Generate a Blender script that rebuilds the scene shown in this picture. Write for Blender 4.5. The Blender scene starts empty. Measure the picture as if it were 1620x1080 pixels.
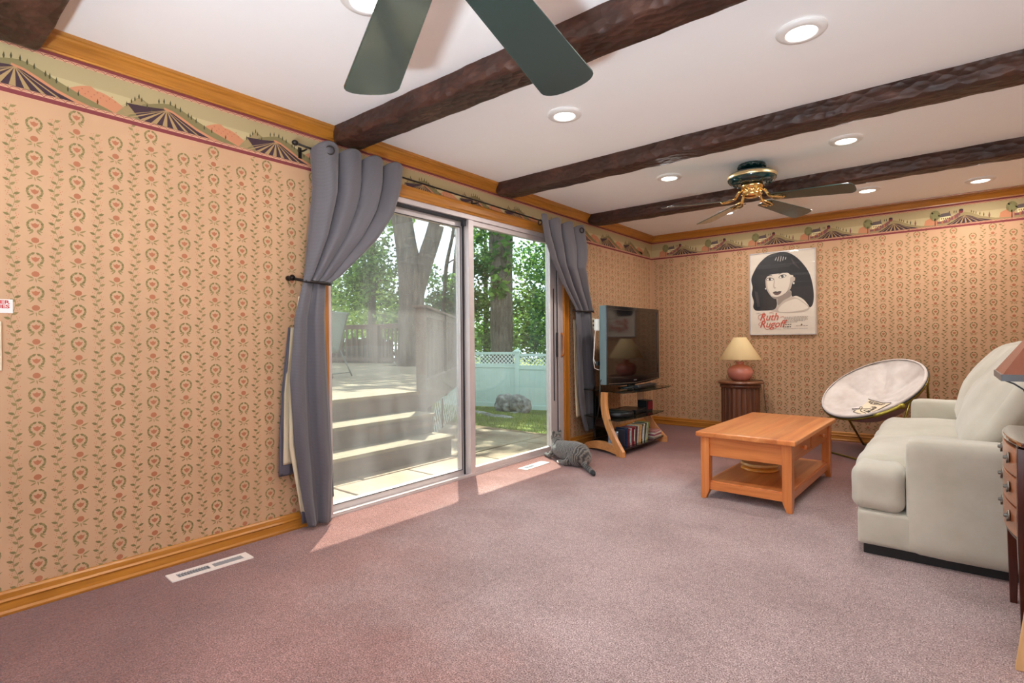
import bpy, math, random
from mathutils import Vector, Matrix, noise
import numpy as np

S = bpy.context.scene
COL = S.collection
PI = math.pi
sin, cos = math.sin, math.cos

# ------------------------------------------------------------------ camera
CAM_POS = Vector((2.979, 0.0, 1.09))
_yaw, _pit, _rol = 0.6797, -0.0009, -0.0097
_f = Vector((-sin(_yaw)*cos(_pit), cos(_yaw)*cos(_pit), sin(_pit)))
_r = Vector((cos(_yaw), sin(_yaw), 0))
_u = _r.cross(_f)
_R = cos(_rol)*_r + sin(_rol)*_u
_U = -sin(_rol)*_r + cos(_rol)*_u
cd = bpy.data.cameras.new('camera')
cd.sensor_fit = 'HORIZONTAL'; cd.sensor_width = 36.0
cd.lens = 847.55/1620*36.0
cd.clip_start = 0.02; cd.clip_end = 500
cam = bpy.data.objects.new('camera', cd); COL.objects.link(cam)
M = Matrix((( _R.x, _U.x, -_f.x, CAM_POS.x), (_R.y, _U.y, -_f.y, CAM_POS.y), (_R.z, _U.z, -_f.z, CAM_POS.z), (0,0,0,1)))
cam.matrix_world = M
S.camera = cam

# ------------------------------------------------------------------ world, sun, exposure
S.view_settings.view_transform = 'Standard'
S.view_settings.look = 'None'
S.view_settings.exposure = 0.42
S.view_settings.gamma = 1.0
S.view_settings.use_curve_mapping = False
SKY_STRENGTH = 4.2
SUN_STRENGTH = 22.0
LAMP_W = 9.5
ADDED_UPLIGHT_W = 155.0
W = bpy.data.worlds.new('sky'); S.world = W; W.use_nodes = True
nt = W.node_tree; nt.nodes.clear()
wo = nt.nodes.new('ShaderNodeOutputWorld'); wb = nt.nodes.new('ShaderNodeBackground')
sky = nt.nodes.new('ShaderNodeTexSky')
sky.sky_type = 'HOSEK_WILKIE'; sky.turbidity = 4.0; sky.ground_albedo = 0.4
_el = math.radians(62)
SUN_DIR = Vector((-cos(_el)*0.7071, cos(_el)*0.7071, sin(_el)))
sky.sun_direction = SUN_DIR
mixs = nt.nodes.new('ShaderNodeMixRGB'); mixs.inputs[0].default_value = 0.72
mixs.inputs[2].default_value = (0.84, 0.93, 1.10, 1)
nt.links.new(sky.outputs[0], mixs.inputs[1]); nt.links.new(mixs.outputs[0], wb.inputs[0])
wb.inputs[1].default_value = SKY_STRENGTH
nt.links.new(wb.outputs[0], wo.inputs[0])
sl = bpy.data.lights.new('sun', 'SUN'); sl.energy = SUN_STRENGTH; sl.angle = math.radians(0.6); sl.color = (1.0, 0.97, 0.91)
so = bpy.data.objects.new('sun', sl); COL.objects.link(so)
so.rotation_euler = SUN_DIR.to_track_quat('Z', 'Y').to_euler(); so.location = (-8, 8, 14)
S.cycles.max_bounces = 10; S.cycles.diffuse_bounces = 6; S.cycles.glossy_bounces = 4
S.cycles.transparent_max_bounces = 16; S.cycles.transmission_bounces = 6
S.cycles.sample_clamp_indirect = 6.0
S.cycles.caustics_reflective = False; S.cycles.caustics_refractive = False

# ------------------------------------------------------------------ material helpers
def srgb(r, g, b):
    f = lambda c: (c/255/12.92) if c/255 <= 0.04045 else ((c/255+0.055)/1.055)**2.4
    return (f(r), f(g), f(b), 1)
_M = {}
class NT:
    def __init__(s, name):
        s.m = bpy.data.materials.new(name); s.m.use_nodes = True
        s.t = s.m.node_tree; s.b = s.t.nodes['Principled BSDF']; s.o = s.t.nodes['Material Output']
    def n(s, typ, **kw):
        nd = s.t.nodes.new(typ)
        for k, v in kw.items(): setattr(nd, k, v)
        return nd
    def l(s, a, b): s.t.links.new(a, b)
    def coords(s, scale=(1,1,1), rot=(0,0,0), kind='Object'):
        tc = s.n('ShaderNodeTexCoord'); mp = s.n('ShaderNodeMapping')
        mp.inputs['Scale'].default_value = scale; mp.inputs['Rotation'].default_value = rot
        s.l(tc.outputs[kind], mp.inputs[0]); return mp.outputs[0]
    def ramp(s, fac, stops):
        r = s.n('ShaderNodeValToRGB'); e = r.color_ramp.elements
        while len(e) < len(stops): e.new(0.5)
        for el, (p, c) in zip(e, stops): el.position = p; el.color = c
        s.l(fac, r.inputs[0]); return r.outputs[0]
    def noise(s, vec, scale, detail=3, rough=0.55, dist=0.0):
        nn = s.n('ShaderNodeTexNoise'); nn.inputs['Scale'].default_value = scale
        nn.inputs['Detail'].default_value = detail; nn.inputs['Roughness'].default_value = rough
        nn.inputs['Distortion'].default_value = dist
        if vec is not None: s.l(vec, nn.inputs['Vector'])
        return nn.outputs['Fac']
    def bump(s, fac, strength=0.3, dist=0.01, prev=None):
        b = s.n('ShaderNodeBump'); b.inputs['Strength'].default_value = strength; b.inputs['Distance'].default_value = dist
        s.l(fac, b.inputs['Height'])
        if prev is not None: s.l(prev, b.inputs['Normal'])
        s.l(b.outputs[0], s.b.inputs['Normal']); return b.outputs[0]
def mat(name, c, rough=0.6, metal=0.0, var=0.0, vscale=20, bump=0.0, bscale=80, spec=None, emit=0.0, sheen=0.0, coat=0.0):
    """simple procedural material: colour varied by noise, optional bump"""
    if name in _M: return _M[name]
    t = NT(name); b = t.b
    b.inputs['Roughness'].default_value = rough; b.inputs['Metallic'].default_value = metal
    b.inputs['Base Color'].default_value = c
    if spec is not None: b.inputs['Specular IOR Level'].default_value = spec
    if sheen: b.inputs['Sheen Weight'].default_value = sheen
    if coat: b.inputs['Coat Weight'].default_value = coat; b.inputs['Coat Roughness'].default_value = 0.1
    v = t.coords() if (var or bump) else None
    if var:
        f = t.noise(v, vscale, 4)
        c0 = tuple(max(0, x*(1-var)) for x in c[:3])+(1,); c1 = tuple(min(1, x*(1+var)) for x in c[:3])+(1,)
        t.l(t.ramp(f, [(0.3, c0), (0.7, c1)]), b.inputs['Base Color'])
    if bump: t.bump(t.noise(v, bscale, 3), bump, 0.01)
    if emit:
        b.inputs['Emission Color'].default_value = c; b.inputs['Emission Strength'].default_value = emit
    _M[name] = t.m; return t.m
def wood(name, c_dark, c_light, axis='Y', scale=1.0, rough=0.35, grain=28.0, coat=0.0, bump=0.05):
    if name in _M: return _M[name]
    t = NT(name); b = t.b
    sc = {'X': (0.06, 1, 1), 'Y': (1, 0.06, 1), 'Z': (1, 1, 0.06)}[axis]
    v = t.coords(tuple(x*scale for x in sc))
    f1 = t.noise(v, grain, 5, 0.6, 0.8)
    f2 = t.noise(v, grain*5, 3, 0.5)
    mx = t.n('ShaderNodeMath', operation='ADD'); m2 = t.n('ShaderNodeMath', operation='MULTIPLY'); m2.inputs[1].default_value = 0.35
    m3 = t.n('ShaderNodeMath', operation='MULTIPLY'); m3.inputs[1].default_value = 0.65
    t.l(f2, m2.inputs[0]); t.l(f1, m3.inputs[0]); t.l(m3.outputs[0], mx.inputs[0]); t.l(m2.outputs[0], mx.inputs[1])
    t.l(t.ramp(mx.outputs[0], [(0.32, c_dark), (0.5, tuple((a+d)/2 for a, d in zip(c_dark, c_light))), (0.68, c_light)]), b.inputs['Base Color'])
    b.inputs['Roughness'].default_value = rough
    if coat: b.inputs['Coat Weight'].default_value = coat; b.inputs['Coat Roughness'].default_value = 0.15
    if bump: t.bump(mx.outputs[0], bump, 0.01)
    _M[name] = t.m; return t.m
def facing(t, f0):
    """Schlick reflectance, the same from both sides of a pane"""
    lw = t.n('ShaderNodeLayerWeight'); lw.inputs[0].default_value = 0.5
    p = t.n('ShaderNodeMath', operation='POWER'); p.inputs[1].default_value = 4.5; t.l(lw.outputs['Facing'], p.inputs[0])
    q = t.n('ShaderNodeMath', operation='MULTIPLY_ADD'); q.inputs[1].default_value = 0.9; q.inputs[2].default_value = f0; t.l(p.outputs[0], q.inputs[0])
    return q.outputs[0]
def thin_glass(name, tint=(1,1,1,1), dirt=0.03, dirt_color=(0.9,0.9,0.88,1), ior=1.45, streak=False, gloss=1.0):
    """a pane: mostly clear, mirror reflection by Fresnel, and a film of dust that the sun lights"""
    if name in _M: return _M[name]
    t = NT(name); t.t.nodes.remove(t.b)
    tr = t.n('ShaderNodeBsdfTransparent'); tr.inputs[0].default_value = tint
    gl = t.n('ShaderNodeBsdfGlossy'); gl.inputs['Roughness'].default_value = 0.02
    fr = facing(t, 0.04*gloss)
    mg = t.n('ShaderNodeMath', operation='MULTIPLY'); mg.inputs[1].default_value = 1.0
    t.l(fr, mg.inputs[0])
    mx = t.n('ShaderNodeMixShader'); t.l(mg.outputs[0], mx.inputs[0]); t.l(tr.outputs[0], mx.inputs[1]); t.l(gl.outputs[0], mx.inputs[2])
    df = t.n('ShaderNodeBsdfDiffuse'); df.inputs[0].default_value = dirt_color
    tl = t.n('ShaderNodeBsdfTranslucent'); tl.inputs[0].default_value = dirt_color
    md = t.n('ShaderNodeMixShader'); md.inputs[0].default_value = 0.6; t.l(df.outputs[0], md.inputs[1]); t.l(tl.outputs[0], md.inputs[2])
    m2 = t.n('ShaderNodeMixShader'); t.l(mx.outputs[0], m2.inputs[1]); t.l(md.outputs[0], m2.inputs[2])
    if streak:
        v = t.coords((1, 1.6, 0.35)); f = t.noise(v, 2.2, 4, 0.6)
        r = t.ramp(f, [(0.35, (dirt*0.6,)*3+(1,)), (0.75, (dirt*1.9,)*3+(1,))]); t.l(r, m2.inputs[0])
    else: m2.inputs[0].default_value = dirt
    t.l(m2.outputs[0], t.o.inputs[0])
    _M[name] = t.m; return t.m

# ------------------------------------------------------------------ mesh helpers
class MB:
    def __init__(s): s.v = []; s.f = []; s.mi = []; s.sm = []
    def add(s, vs, fs, mi=0, smooth=False, T=None):
        o = len(s.v)
        if T is not None: vs = [tuple(T @ Vector(p)) for p in vs]
        s.v += [tuple(p) for p in vs]; s.f += [tuple(i+o for i in f) for f in fs]
        s.mi += [mi]*len(fs); s.sm += [smooth]*len(fs); return s
    def box(s, lo, hi, mi=0, T=None):
        x0,y0,z0 = lo; x1,y1,z1 = hi
        return s.add([(x0,y0,z0),(x1,y0,z0),(x1,y1,z0),(x0,y1,z0),(x0,y0,z1),(x1,y0,z1),(x1,y1,z1),(x0,y1,z1)],
              [(0,3,2,1),(4,5,6,7),(0,1,5,4),(1,2,6,5),(2,3,7,6),(3,0,4,7)], mi, False, T)
    def cbox(s, c, d, mi=0, T=None): return s.box([c[i]-d[i]/2 for i in range(3)], [c[i]+d[i]/2 for i in range(3)], mi, T)
    def prism(s, poly, a, b, axis='z', mi=0, T=None, smooth=False):
        """poly: 2D points; extruded from a to b along axis. x:(y,z) y:(x,z) z:(x,y)"""
        n = len(poly)
        def P(p, t): return {'x': (t, p[0], p[1]), 'y': (p[0], t, p[1]), 'z': (p[0], p[1], t)}[axis]
        vs = [P(p, a) for p in poly]+[P(p, b) for p in poly]
        fs = [tuple(range(n)), tuple(range(2*n-1, n-1, -1))]+[(i, i+n, (i+1) % n+n, (i+1) % n) for i in range(n)]
        return s.add(vs, fs, mi, smooth, T)
    def lathe(s, prof, c=(0,0,0), seg=40, mi=0, T=None, smooth=True, cap=True):
        vs = []; fs = []; n = len(prof)
        for r, z in prof:
            for k in range(seg):
                a = 2*PI*k/seg; vs.append((c[0]+r*cos(a), c[1]+r*sin(a), c[2]+z))
        for i in range(n-1):
            for k in range(seg):
                k2 = (k+1) % seg; fs.append((i*seg+k, i*seg+k2, (i+1)*seg+k2, (i+1)*seg+k))
        if cap:
            if prof[0][0] > 1e-6: fs.append(tuple(range(seg-1, -1, -1)))
            if prof[-1][0] > 1e-6: fs.append(tuple((n-1)*seg+k for k in range(seg)))
        return s.add(vs, fs, mi, smooth, T)
    def tube(s, pts, r, seg=10, mi=0, T=None, cap=True, closed=False):
        pts = [Vector(p) for p in pts]; n = len(pts)
        rs = r if isinstance(r, (list, tuple)) else [r]*n
        vs = []; fs = []; up = None
        for i, p in enumerate(pts):
            if closed: d = (pts[(i+1) % n]-pts[i-1])
            else: d = (pts[min(i+1, n-1)]-pts[max(i-1, 0)])
            d = d.normalized() if d.length > 1e-9 else Vector((0,0,1))
            if up is None:
                up = Vector((0,0,1)) if abs(d.z) < 0.9 else Vector((1,0,0))
            a = d.cross(up).normalized(); b = a.cross(d).normalized(); up = b
            for k in range(seg):
                t = 2*PI*k/seg; q = p+rs[i]*(cos(t)*a+sin(t)*b); vs.append(tuple(q))
        m = n if closed else n-1
        for i in range(m):
            j = (i+1) % n
            for k in range(seg):
                k2 = (k+1) % seg; fs.append((i*seg+k, i*seg+k2, j*seg+k2, j*seg+k))
        if cap and not closed:
            fs.append(tuple(range(seg-1, -1, -1))); fs.append(tuple((n-1)*seg+k for k in range(seg)))
        return s.add(vs, fs, mi, True, T)
    def ell(s, c, r, seg=16, rings=10, mi=0, T=None):
        vs = []; fs = []
        for i in range(rings+1):
            a = PI*i/rings
            for k in range(seg):
                b = 2*PI*k/seg; vs.append((c[0]+r[0]*sin(a)*cos(b), c[1]+r[1]*sin(a)*sin(b), c[2]+r[2]*cos(a)))
        for i in range(rings):
            for k in range(seg):
                k2 = (k+1) % seg; fs.append((i*seg+k, (i+1)*seg+k, (i+1)*seg+k2, i*seg+k2))
        return s.add(vs, fs, mi, True, T)
    def grid(s, fn, nu, nv, mi=0, smooth=True, closed_u=False, T=None):
        vs = [fn(i/(nu if closed_u else nu-1), j/(nv-1)) for j in range(nv) for i in range(nu)]
        fs = []
        for j in range(nv-1):
            for i in range(nu if closed_u else nu-1):
                i2 = (i+1) % nu; fs.append((j*nu+i, j*nu+i2, (j+1)*nu+i2, (j+1)*nu+i))
        return s.add(vs, fs, mi, smooth, T)
    def soft(s, c, d, r, crown=(0,0,0), n=12, nz=0.0, nscale=6.0, seed=0, mi=0, T=None):
        """rounded, crowned, slightly wrinkled cushion"""
        h = [x/2 for x in d]; idx = {}; vs = []; fs = []
        def pt(p):
            k = tuple(round(x*1000) for x in p)
            if k in idx: return idx[k]
            q = [p[i]*h[i] for i in range(3)]
            inn = [max(-(h[i]-r), min(h[i]-r, q[i])) for i in range(3)]
            dd = Vector([q[i]-inn[i] for i in range(3)])
            dd = dd.normalized()*r if dd.length > 1e-9 else dd
            o = Vector(inn)+dd
            for a in range(3):
                b1, b2 = [x for x in range(3) if x != a]
                w = max(0, 1-abs(p[b1])**2.2)*max(0, 1-abs(p[b2])**2.2)
                o[a] += crown[a]*w*p[a]
            if nz:
                w = noise.noise(Vector((o.x*nscale+seed*7.1, o.y*nscale, o.z*nscale)))
                w += 0.5*noise.noise(Vector((o.x*nscale*2.3+seed*3.1, o.y*nscale*2.3, o.z*nscale*2.3)))
                o += dd.normalized()*nz*w if dd.length > 1e-9 else Vector((0,0,nz*w))
            idx[k] = len(vs); vs.append((c[0]+o.x, c[1]+o.y, c[2]+o.z)); return idx[k]
        # non-uniform spacing so the corners are well resolved
        sp = [math.copysign(abs(t)**0.75, t) for t in [(-1+2*i/n) for i in range(n+1)]]
        for ax in range(3):
            for sg in (-1, 1):
                for i in range(n):
                    for j in range(n):
                        q = []
                        for (a, b) in ((i, j), (i+1, j), (i+1, j+1), (i, j+1)):
                            p = [0,0,0]; p[ax] = sg; p[(ax+1) % 3] = sp[a]; p[(ax+2) % 3] = sp[b]; q.append(pt(p))
                        fs.append(tuple(q) if sg > 0 else tuple(reversed(q)))
        return s.add(vs, fs, mi, True, T)
    def build(s, name, m, parent=None, bevel=0.0, solid=0.0, sub=0, bseg=2):
        me = bpy.data.meshes.new(name); me.from_pydata(s.v, [], s.f)
        for x in (m if isinstance(m, (list, tuple)) else [m]): me.materials.append(x)
        me.polygons.foreach_set('material_index', s.mi); me.polygons.foreach_set('use_smooth', s.sm); me.update()
        o = bpy.data.objects.new(name, me); COL.objects.link(o)
        if parent is not None: o.parent = parent
        if solid: q = o.modifiers.new('solid', 'SOLIDIFY'); q.thickness = solid; q.offset = 0
        if bevel: q = o.modifiers.new('bevel', 'BEVEL'); q.width = bevel; q.segments = bseg; q.limit_method = 'ANGLE'; q.angle_limit = 0.6; q.harden_normals = False
        if sub: q = o.modifiers.new('sub', 'SUBSURF'); q.levels = sub; q.render_levels = sub
        return o
def tag(o, label=None, cat=None, group=None, kind=None):
    if label: o['label'] = label
    if cat: o['category'] = cat
    if group: o['group'] = group
    if kind: o['kind'] = kind
    return o
def thing(name, label, cat, loc=(0,0,0), rz=0.0, group=None, kind=None):
    o = bpy.data.objects.new(name, None); COL.objects.link(o); o.location = loc; o.rotation_euler = (0,0,rz); o.empty_display_size = 0.1
    return tag(o, label, cat, group, kind)
def struct(name, mb, m, parent=None, **k):
    o = mb.build(name, m, parent, **k)
    if parent is None: o['kind'] = 'structure'
    return o
def text(name, body, m, size, parent=None, loc=(0,0,0), rot=(0,0,0), shear=0.0, ext=0.0006, align='LEFT', bold=0.0, sx=1.0, spacing=1.0):
    c = bpy.data.curves.new(name, 'FONT'); c.body = body; c.size = size; c.shear = shear; c.extrude = ext; c.offset = bold
    c.align_x = align; c.space_line = spacing; c.resolution_u = 3
    tmp = bpy.data.objects.new('tmp', c); COL.objects.link(tmp); bpy.context.view_layer.update()
    me = bpy.data.meshes.new_from_object(tmp.evaluated_get(bpy.context.evaluated_depsgraph_get())); bpy.data.objects.remove(tmp)
    me.materials.clear(); me.materials.append(m)
    o = bpy.data.objects.new(name, me); COL.objects.link(o); o.location = loc; o.rotation_euler = rot; o.scale = (sx, 1, 1)
    if parent is not None: o.parent = parent
    return o
def children(o): return [c for c in bpy.data.objects if c.parent == o]
def copy_tree(o, parent=None):
    c = o.copy(); COL.objects.link(c)
    if parent is not None: c.parent = parent
    for ch in children(o): copy_tree(ch, c)
    return c
def rot_to(v):  # matrix turning +Z to v
    return Vector(v).normalized().to_track_quat('Z', 'Y').to_matrix().to_4x4()
RNG = random.Random(7)
# ------------------------------------------------------------------ room dimensions
L = 6.605; H = 2.43; RX = 3.90; RY = -2.2; TH = 0.14
DY0, DY1, DZ = 1.865, 4.50, 2.115     # sliding door opening

oak = wood('oak_trim', srgb(148, 92, 26), srgb(190, 126, 48), 'Y', 1.0, 0.33, 22, coat=0.3)
oak_x = wood('oak_trim_x', srgb(148, 92, 26), srgb(190, 126, 48), 'X', 1.0, 0.33, 22, coat=0.3)
oak_z = wood('oak_trim_z', srgb(160, 98, 30), srgb(196, 128, 50), 'Z', 1.0, 0.33, 22, coat=0.3)

# carpet
def t_map(t, sock, a, b_):
    m_ = t.n('ShaderNodeMapRange'); m_.inputs[1].default_value = a; m_.inputs[2].default_value = b_; t.l(sock, m_.inputs[0]); return m_.outputs[0]
t = NT('carpet'); b = t.b
v = t.coords()
fine = t.noise(v, 190, 4, 0.8); mid = t.noise(v, 42, 4, 0.7); big = t.noise(v, 1.9, 6, 0.66, 0.0)
r1 = t.ramp(fine, [(0.38, srgb(98, 60, 55)), (0.5, srgb(174, 135, 130)), (0.62, srgb(238, 210, 205))])
r2 = t.ramp(big, [(0.36, (0.80, 0.77, 0.76, 1)), (0.62, (1.06, 1.06, 1.06, 1))])
r3 = t.ramp(mid, [(0.32, (0.74, 0.72, 0.71, 1)), (0.68, (1.18, 1.18, 1.18, 1))])
m1 = t.n('ShaderNodeMixRGB', blend_type='MULTIPLY'); m1.inputs[0].default_value = 1
m2 = t.n('ShaderNodeMixRGB', blend_type='MULTIPLY'); m2.inputs[0].default_value = 1
t.l(r1, m1.inputs[1]); t.l(r2, m1.inputs[2]); t.l(m1.outputs[0], m2.inputs[1]); t.l(r3, m2.inputs[2])
# uneven room light painted into the pile: pale mid-room, dark rose along the walls
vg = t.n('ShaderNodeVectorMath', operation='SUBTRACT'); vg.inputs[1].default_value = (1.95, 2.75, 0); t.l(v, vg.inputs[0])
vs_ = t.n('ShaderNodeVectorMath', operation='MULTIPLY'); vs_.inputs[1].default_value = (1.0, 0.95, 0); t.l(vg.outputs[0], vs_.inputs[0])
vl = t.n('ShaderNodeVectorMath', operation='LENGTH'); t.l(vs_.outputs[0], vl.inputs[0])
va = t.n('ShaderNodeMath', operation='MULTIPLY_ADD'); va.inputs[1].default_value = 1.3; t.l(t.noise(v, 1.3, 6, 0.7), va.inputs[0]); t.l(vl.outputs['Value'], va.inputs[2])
painted_light = t.ramp(t_map(t, va.outputs[0], 1.7, 3.35), [(0.0, (0.98, 1.16, 1.20, 1)), (0.40, (0.74, 0.62, 0.58, 1)), (1.0, (0.38, 0.18, 0.13, 1))])
m3 = t.n('ShaderNodeMixRGB', blend_type='MULTIPLY'); m3.inputs[0].default_value = 1; t.l(m2.outputs[0], m3.inputs[1]); t.l(painted_light, m3.inputs[2])
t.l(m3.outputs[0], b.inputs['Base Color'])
b.inputs['Roughness'].default_value = 0.95; b.inputs['Specular IOR Level'].default_value = 0.1
b.inputs['Sheen Weight'].default_value = 0.4; b.inputs['Sheen Roughness'].default_value = 0.35; b.inputs['Sheen Tint'].default_value = (1, 0.92, 0.92, 1)
b1 = t.bump(fine, 0.55, 0.012); t.bump(mid, 0.35, 0.02, b1)
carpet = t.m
plaster = mat('ceiling_paint', srgb(249, 249, 250), 0.9, var=0.012, vscale=3, bump=0.02, bscale=60)
paint_out = mat('siding_paint', srgb(206, 200, 188), 0.8, var=0.05)

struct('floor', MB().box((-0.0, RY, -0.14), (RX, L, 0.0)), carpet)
struct('ceiling', MB().box((-TH, RY-TH, H), (RX+TH, L+TH, H+0.16)), plaster)

# ------------------------------------------------------------------ wallpaper: printed motifs as flat faces of the wall mesh
PAPER = NT('wallpaper_ground')
_v = PAPER.coords(); _n = PAPER.noise(_v, 2.0, 4, 0.6); _n2 = PAPER.noise(_v, 300, 2, 0.5)
_c = PAPER.ramp(_n, [(0.3, srgb(181, 143, 110)), (0.7, srgb(190, 151, 117))])
PAPER.l(_c, PAPER.b.inputs['Base Color']); PAPER.b.inputs['Roughness'].default_value = 0.78; PAPER.b.inputs['Specular IOR Level'].default_value = 0.25
PAPER.bump(_n2, 0.06, 0.004)
def ink(n, r, g, b_): return mat('ink_'+n, srgb(r, g, b_), 0.8, spec=0.2)
INKS = [PAPER.m, ink('leaf', 140, 121, 80), ink('rose', 166, 106, 76), ink('leaf_dark', 122, 109, 70), ink('berry', 178, 112, 82),
        ink('maroon', 122, 58, 60), ink('peach', 206, 156, 122), ink('sky', 166, 148, 110), ink('sky_pale', 180, 162, 122),
        ink('plum', 66, 48, 54), ink('tan', 160, 132, 92), ink('olive', 124, 112, 76), ink('coral', 186, 126, 92),
        ink('cypress', 74, 70, 46), ink('house', 222, 206, 156), ink('slate', 96, 84, 82), ink('mauve', 124, 80, 78), ink('sage', 128, 124, 84), ink('slope', 146, 128, 90)]
(I_P, I_LF, I_RS, I_LD, I_BY, I_MR, I_PE, I_SK, I_SP, I_PL, I_TN, I_OL, I_CO, I_CY, I_HO, I_SL, I_MV, I_SG, I_SO) = range(19)
class Sheet:
    n = 0
    def __init__(s, mb, to3d, clip=None): s.mb = mb; s.to = to3d; s.clip = clip
    def poly(s, pts, mi, lay):
        if s.clip:
            cx = sum(p[0] for p in pts)/len(pts); cz = sum(p[1] for p in pts)/len(pts)
            if s.clip(cx, cz): return
        Sheet.n += 1; o_ = 0.0004+lay*0.0003+(Sheet.n % 13)*0.00002
        s.mb.add([s.to(p[0], p[1], o_) for p in pts], [tuple(range(len(pts)))], mi)
    def leaf(s, x, z, ang, ln, w, mi, lay=1):
        c, n = cos(ang), sin(ang)
        q = [(0,0), (ln*0.3, w*0.5), (ln*0.65, w*0.42), (ln, 0), (ln*0.65, -w*0.42), (ln*0.3, -w*0.5)]
        s.poly([(x+a*c-b_*n, z+a*n+b_*c) for a, b_ in q], mi, lay)
    def disc(s, x, z, rx, rz, mi, lay=1, n=8):
        s.poly([(x+rx*cos(2*PI*k/n), z+rz*sin(2*PI*k/n)) for k in range(n)], mi, lay)
    def strip(s, pts, w, mi, lay=1):
        for (a, c) in zip(pts[:-1], pts[1:]):
            dx, dz = c[0]-a[0], c[1]-a[1]; l_ = math.hypot(dx, dz) or 1; nx, nz = -dz/l_*w/2, dx/l_*w/2
            s.poly([(a[0]+nx, a[1]+nz), (a[0]-nx, a[1]-nz), (c[0]-nx, c[1]-nz), (c[0]+nx, c[1]+nz)], mi, lay)
class Scaled(Sheet):
    def __init__(s, base, x, z, k): s.base, s.x, s.z, s.k = base, x, z, k
    def poly(s, pts, mi, lay): s.base.poly([(s.x+(a-s.x)*s.k, s.z+(c-s.z)*s.k) for a, c in pts], mi, lay)
def wreath(s, x, z):
    s = Scaled(s, x, z, 1.10)
    for sg in (-1, 1):
        for k in range(6):
            a = math.radians(-78+k*26); r = 0.0215
            px, pz = x+sg*r*cos(a), z+0.002+r*1.02*sin(a)
            s.leaf(px, pz, (a+PI/2+0.1) if sg > 0 else (PI-(a+PI/2+0.1)), 0.0145, 0.0088, I_LD if k % 2 else I_LF)
        s.leaf(x+sg*0.004, z-0.019, math.radians(-48) if sg > 0 else math.radians(228), 0.022, 0.0055, I_LF)
        s.leaf(x+sg*0.009, z-0.019, math.radians(-15) if sg > 0 else math.radians(195), 0.015, 0.005, I_LF)
    s.poly([(x, z-0.010), (x+0.009, z-0.003), (x+0.013, z+0.008), (x+0.006, z+0.0065), (x, z+0.011), (x-0.006, z+0.0065), (x-0.013, z+0.008), (x-0.009, z-0.003)], I_RS, 2)
def tulip(s, x, z):
    s = Scaled(s, x, z, 1.16)
    s.disc(x, z+0.009, 0.0115, 0.0105, I_RS, 1, 10)
    for sg in (-1, 1):
        s.leaf(x+sg*0.004, z-0.008, math.radians(28) if sg > 0 else math.radians(152), 0.027, 0.0062, I_LF)
        s.leaf(x+sg*0.004, z-0.010, math.radians(-28) if sg > 0 else math.radians(208), 0.019, 0.0055, I_LF)
    s.leaf(x, z-0.006, math.radians(-82), 0.017, 0.0034, I_LF)
def vine(s, x, z, P=0.140):
    pts = [(x+0.008*sin(2*PI*k/12), z+P*k/12) for k in range(13)]
    s.strip(pts, 0.0016, I_LF, 1)
    for k in range(8):
        zz = z+P*(k+0.3)/8; sg = 1 if k % 2 else -1; xx = x+0.008*sin(2*PI*(k+0.3)/8)
        s.leaf(xx, zz, math.radians(22+8*(k % 3)) if sg > 0 else math.radians(158-8*(k % 3)), 0.023, 0.011, I_LD if k % 3 == 0 else I_LF, 2)
        for (a, d) in ((-sg*0.010, 0.002), (-sg*0.015, 0.0075), (-sg*0.0085, 0.011), (sg*0.012, 0.013)):
            s.disc(x+a*1.3, zz+d*0.9, 0.0019, 0.0019, I_BY, 1, 5)
def paper(s, u0, u1, z0, z1, uc, P=0.140, zc=0.0, phase=0):
    """wreath/tulip columns at uc+k*pitch, vine columns between"""
    k0 = math.ceil((u0-uc)/P); k1 = math.floor((u1-uc)/P)
    for k in range(k0-1, k1+1):
        x = uc+k*P
        off = 0.0 if (k+phase) % 2 == 0 else P/2
        nz = int((z1-z0)/P)+2
        for j in range(nz):
            zz = z1-0.03-zc-off-j*P+P/2
            if x > u0+0.02 and x < u1-0.02:
                if z0 < zz < z1-0.02: wreath(s, x, zz)
                if z0 < zz-P/2 < z1-0.01: tulip(s, x, zz-P/2)
        x2 = x+P/2
        if u0+0.02 < x2 < u1-0.02:
            for j in range(nz):
                zz = z0+j*P-0.02*(k % 4)
                if z0-0.1 < zz < z1-0.1: vine(s, x2, zz, P)
def bands(s, u0, u1):
    def band(z0, z1, mi, lay): s.poly([(u0, z0), (u1, z0), (u1, z1), (u0, z1)], mi, lay)
    band(2.126, 2.370, I_PE, 2)
    band(2.162, 2.250, I_SP, 3); band(2.250, 2.325, I_SK, 3)
    band(2.128, 2.147, I_MR, 3); band(2.337, 2.362, I_MR, 3)
    n = int((u1-u0)/0.036)
    for k in range(n):
        x = u0+k*0.036
        for zb in (2.149, 2.325):
            s.strip([(x, zb), (x+0.009, zb+0.008), (x+0.018, zb+0.009), (x+0.027, zb+0.008), (x+0.036, zb)], 0.0022, I_MR, 6)
            s.strip([(x, zb+0.009), (x+0.018, zb+0.002), (x+0.036, zb+0.009)], 0.0012, I_MV, 6)
def hillpts(x, w, z0, h, n=10, sk=0.0):
    return [(x-w+2*w*k/n+sk*(0.5-abs(k/n-0.5))*w, z0+h*(0.5-0.5*cos(2*PI*k/n))) for k in range(n+1)]
def cyp(s, x, z, h, lay=8, mi=None):
    mi = I_CY if mi is None else mi
    s.poly([(x-0.0018, z), (x+0.0018, z), (x+0.0046*h/0.03, z+h*0.4), (x+0.001, z+h), (x-0.0046*h/0.03, z+h*0.4)], mi, lay)
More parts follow.
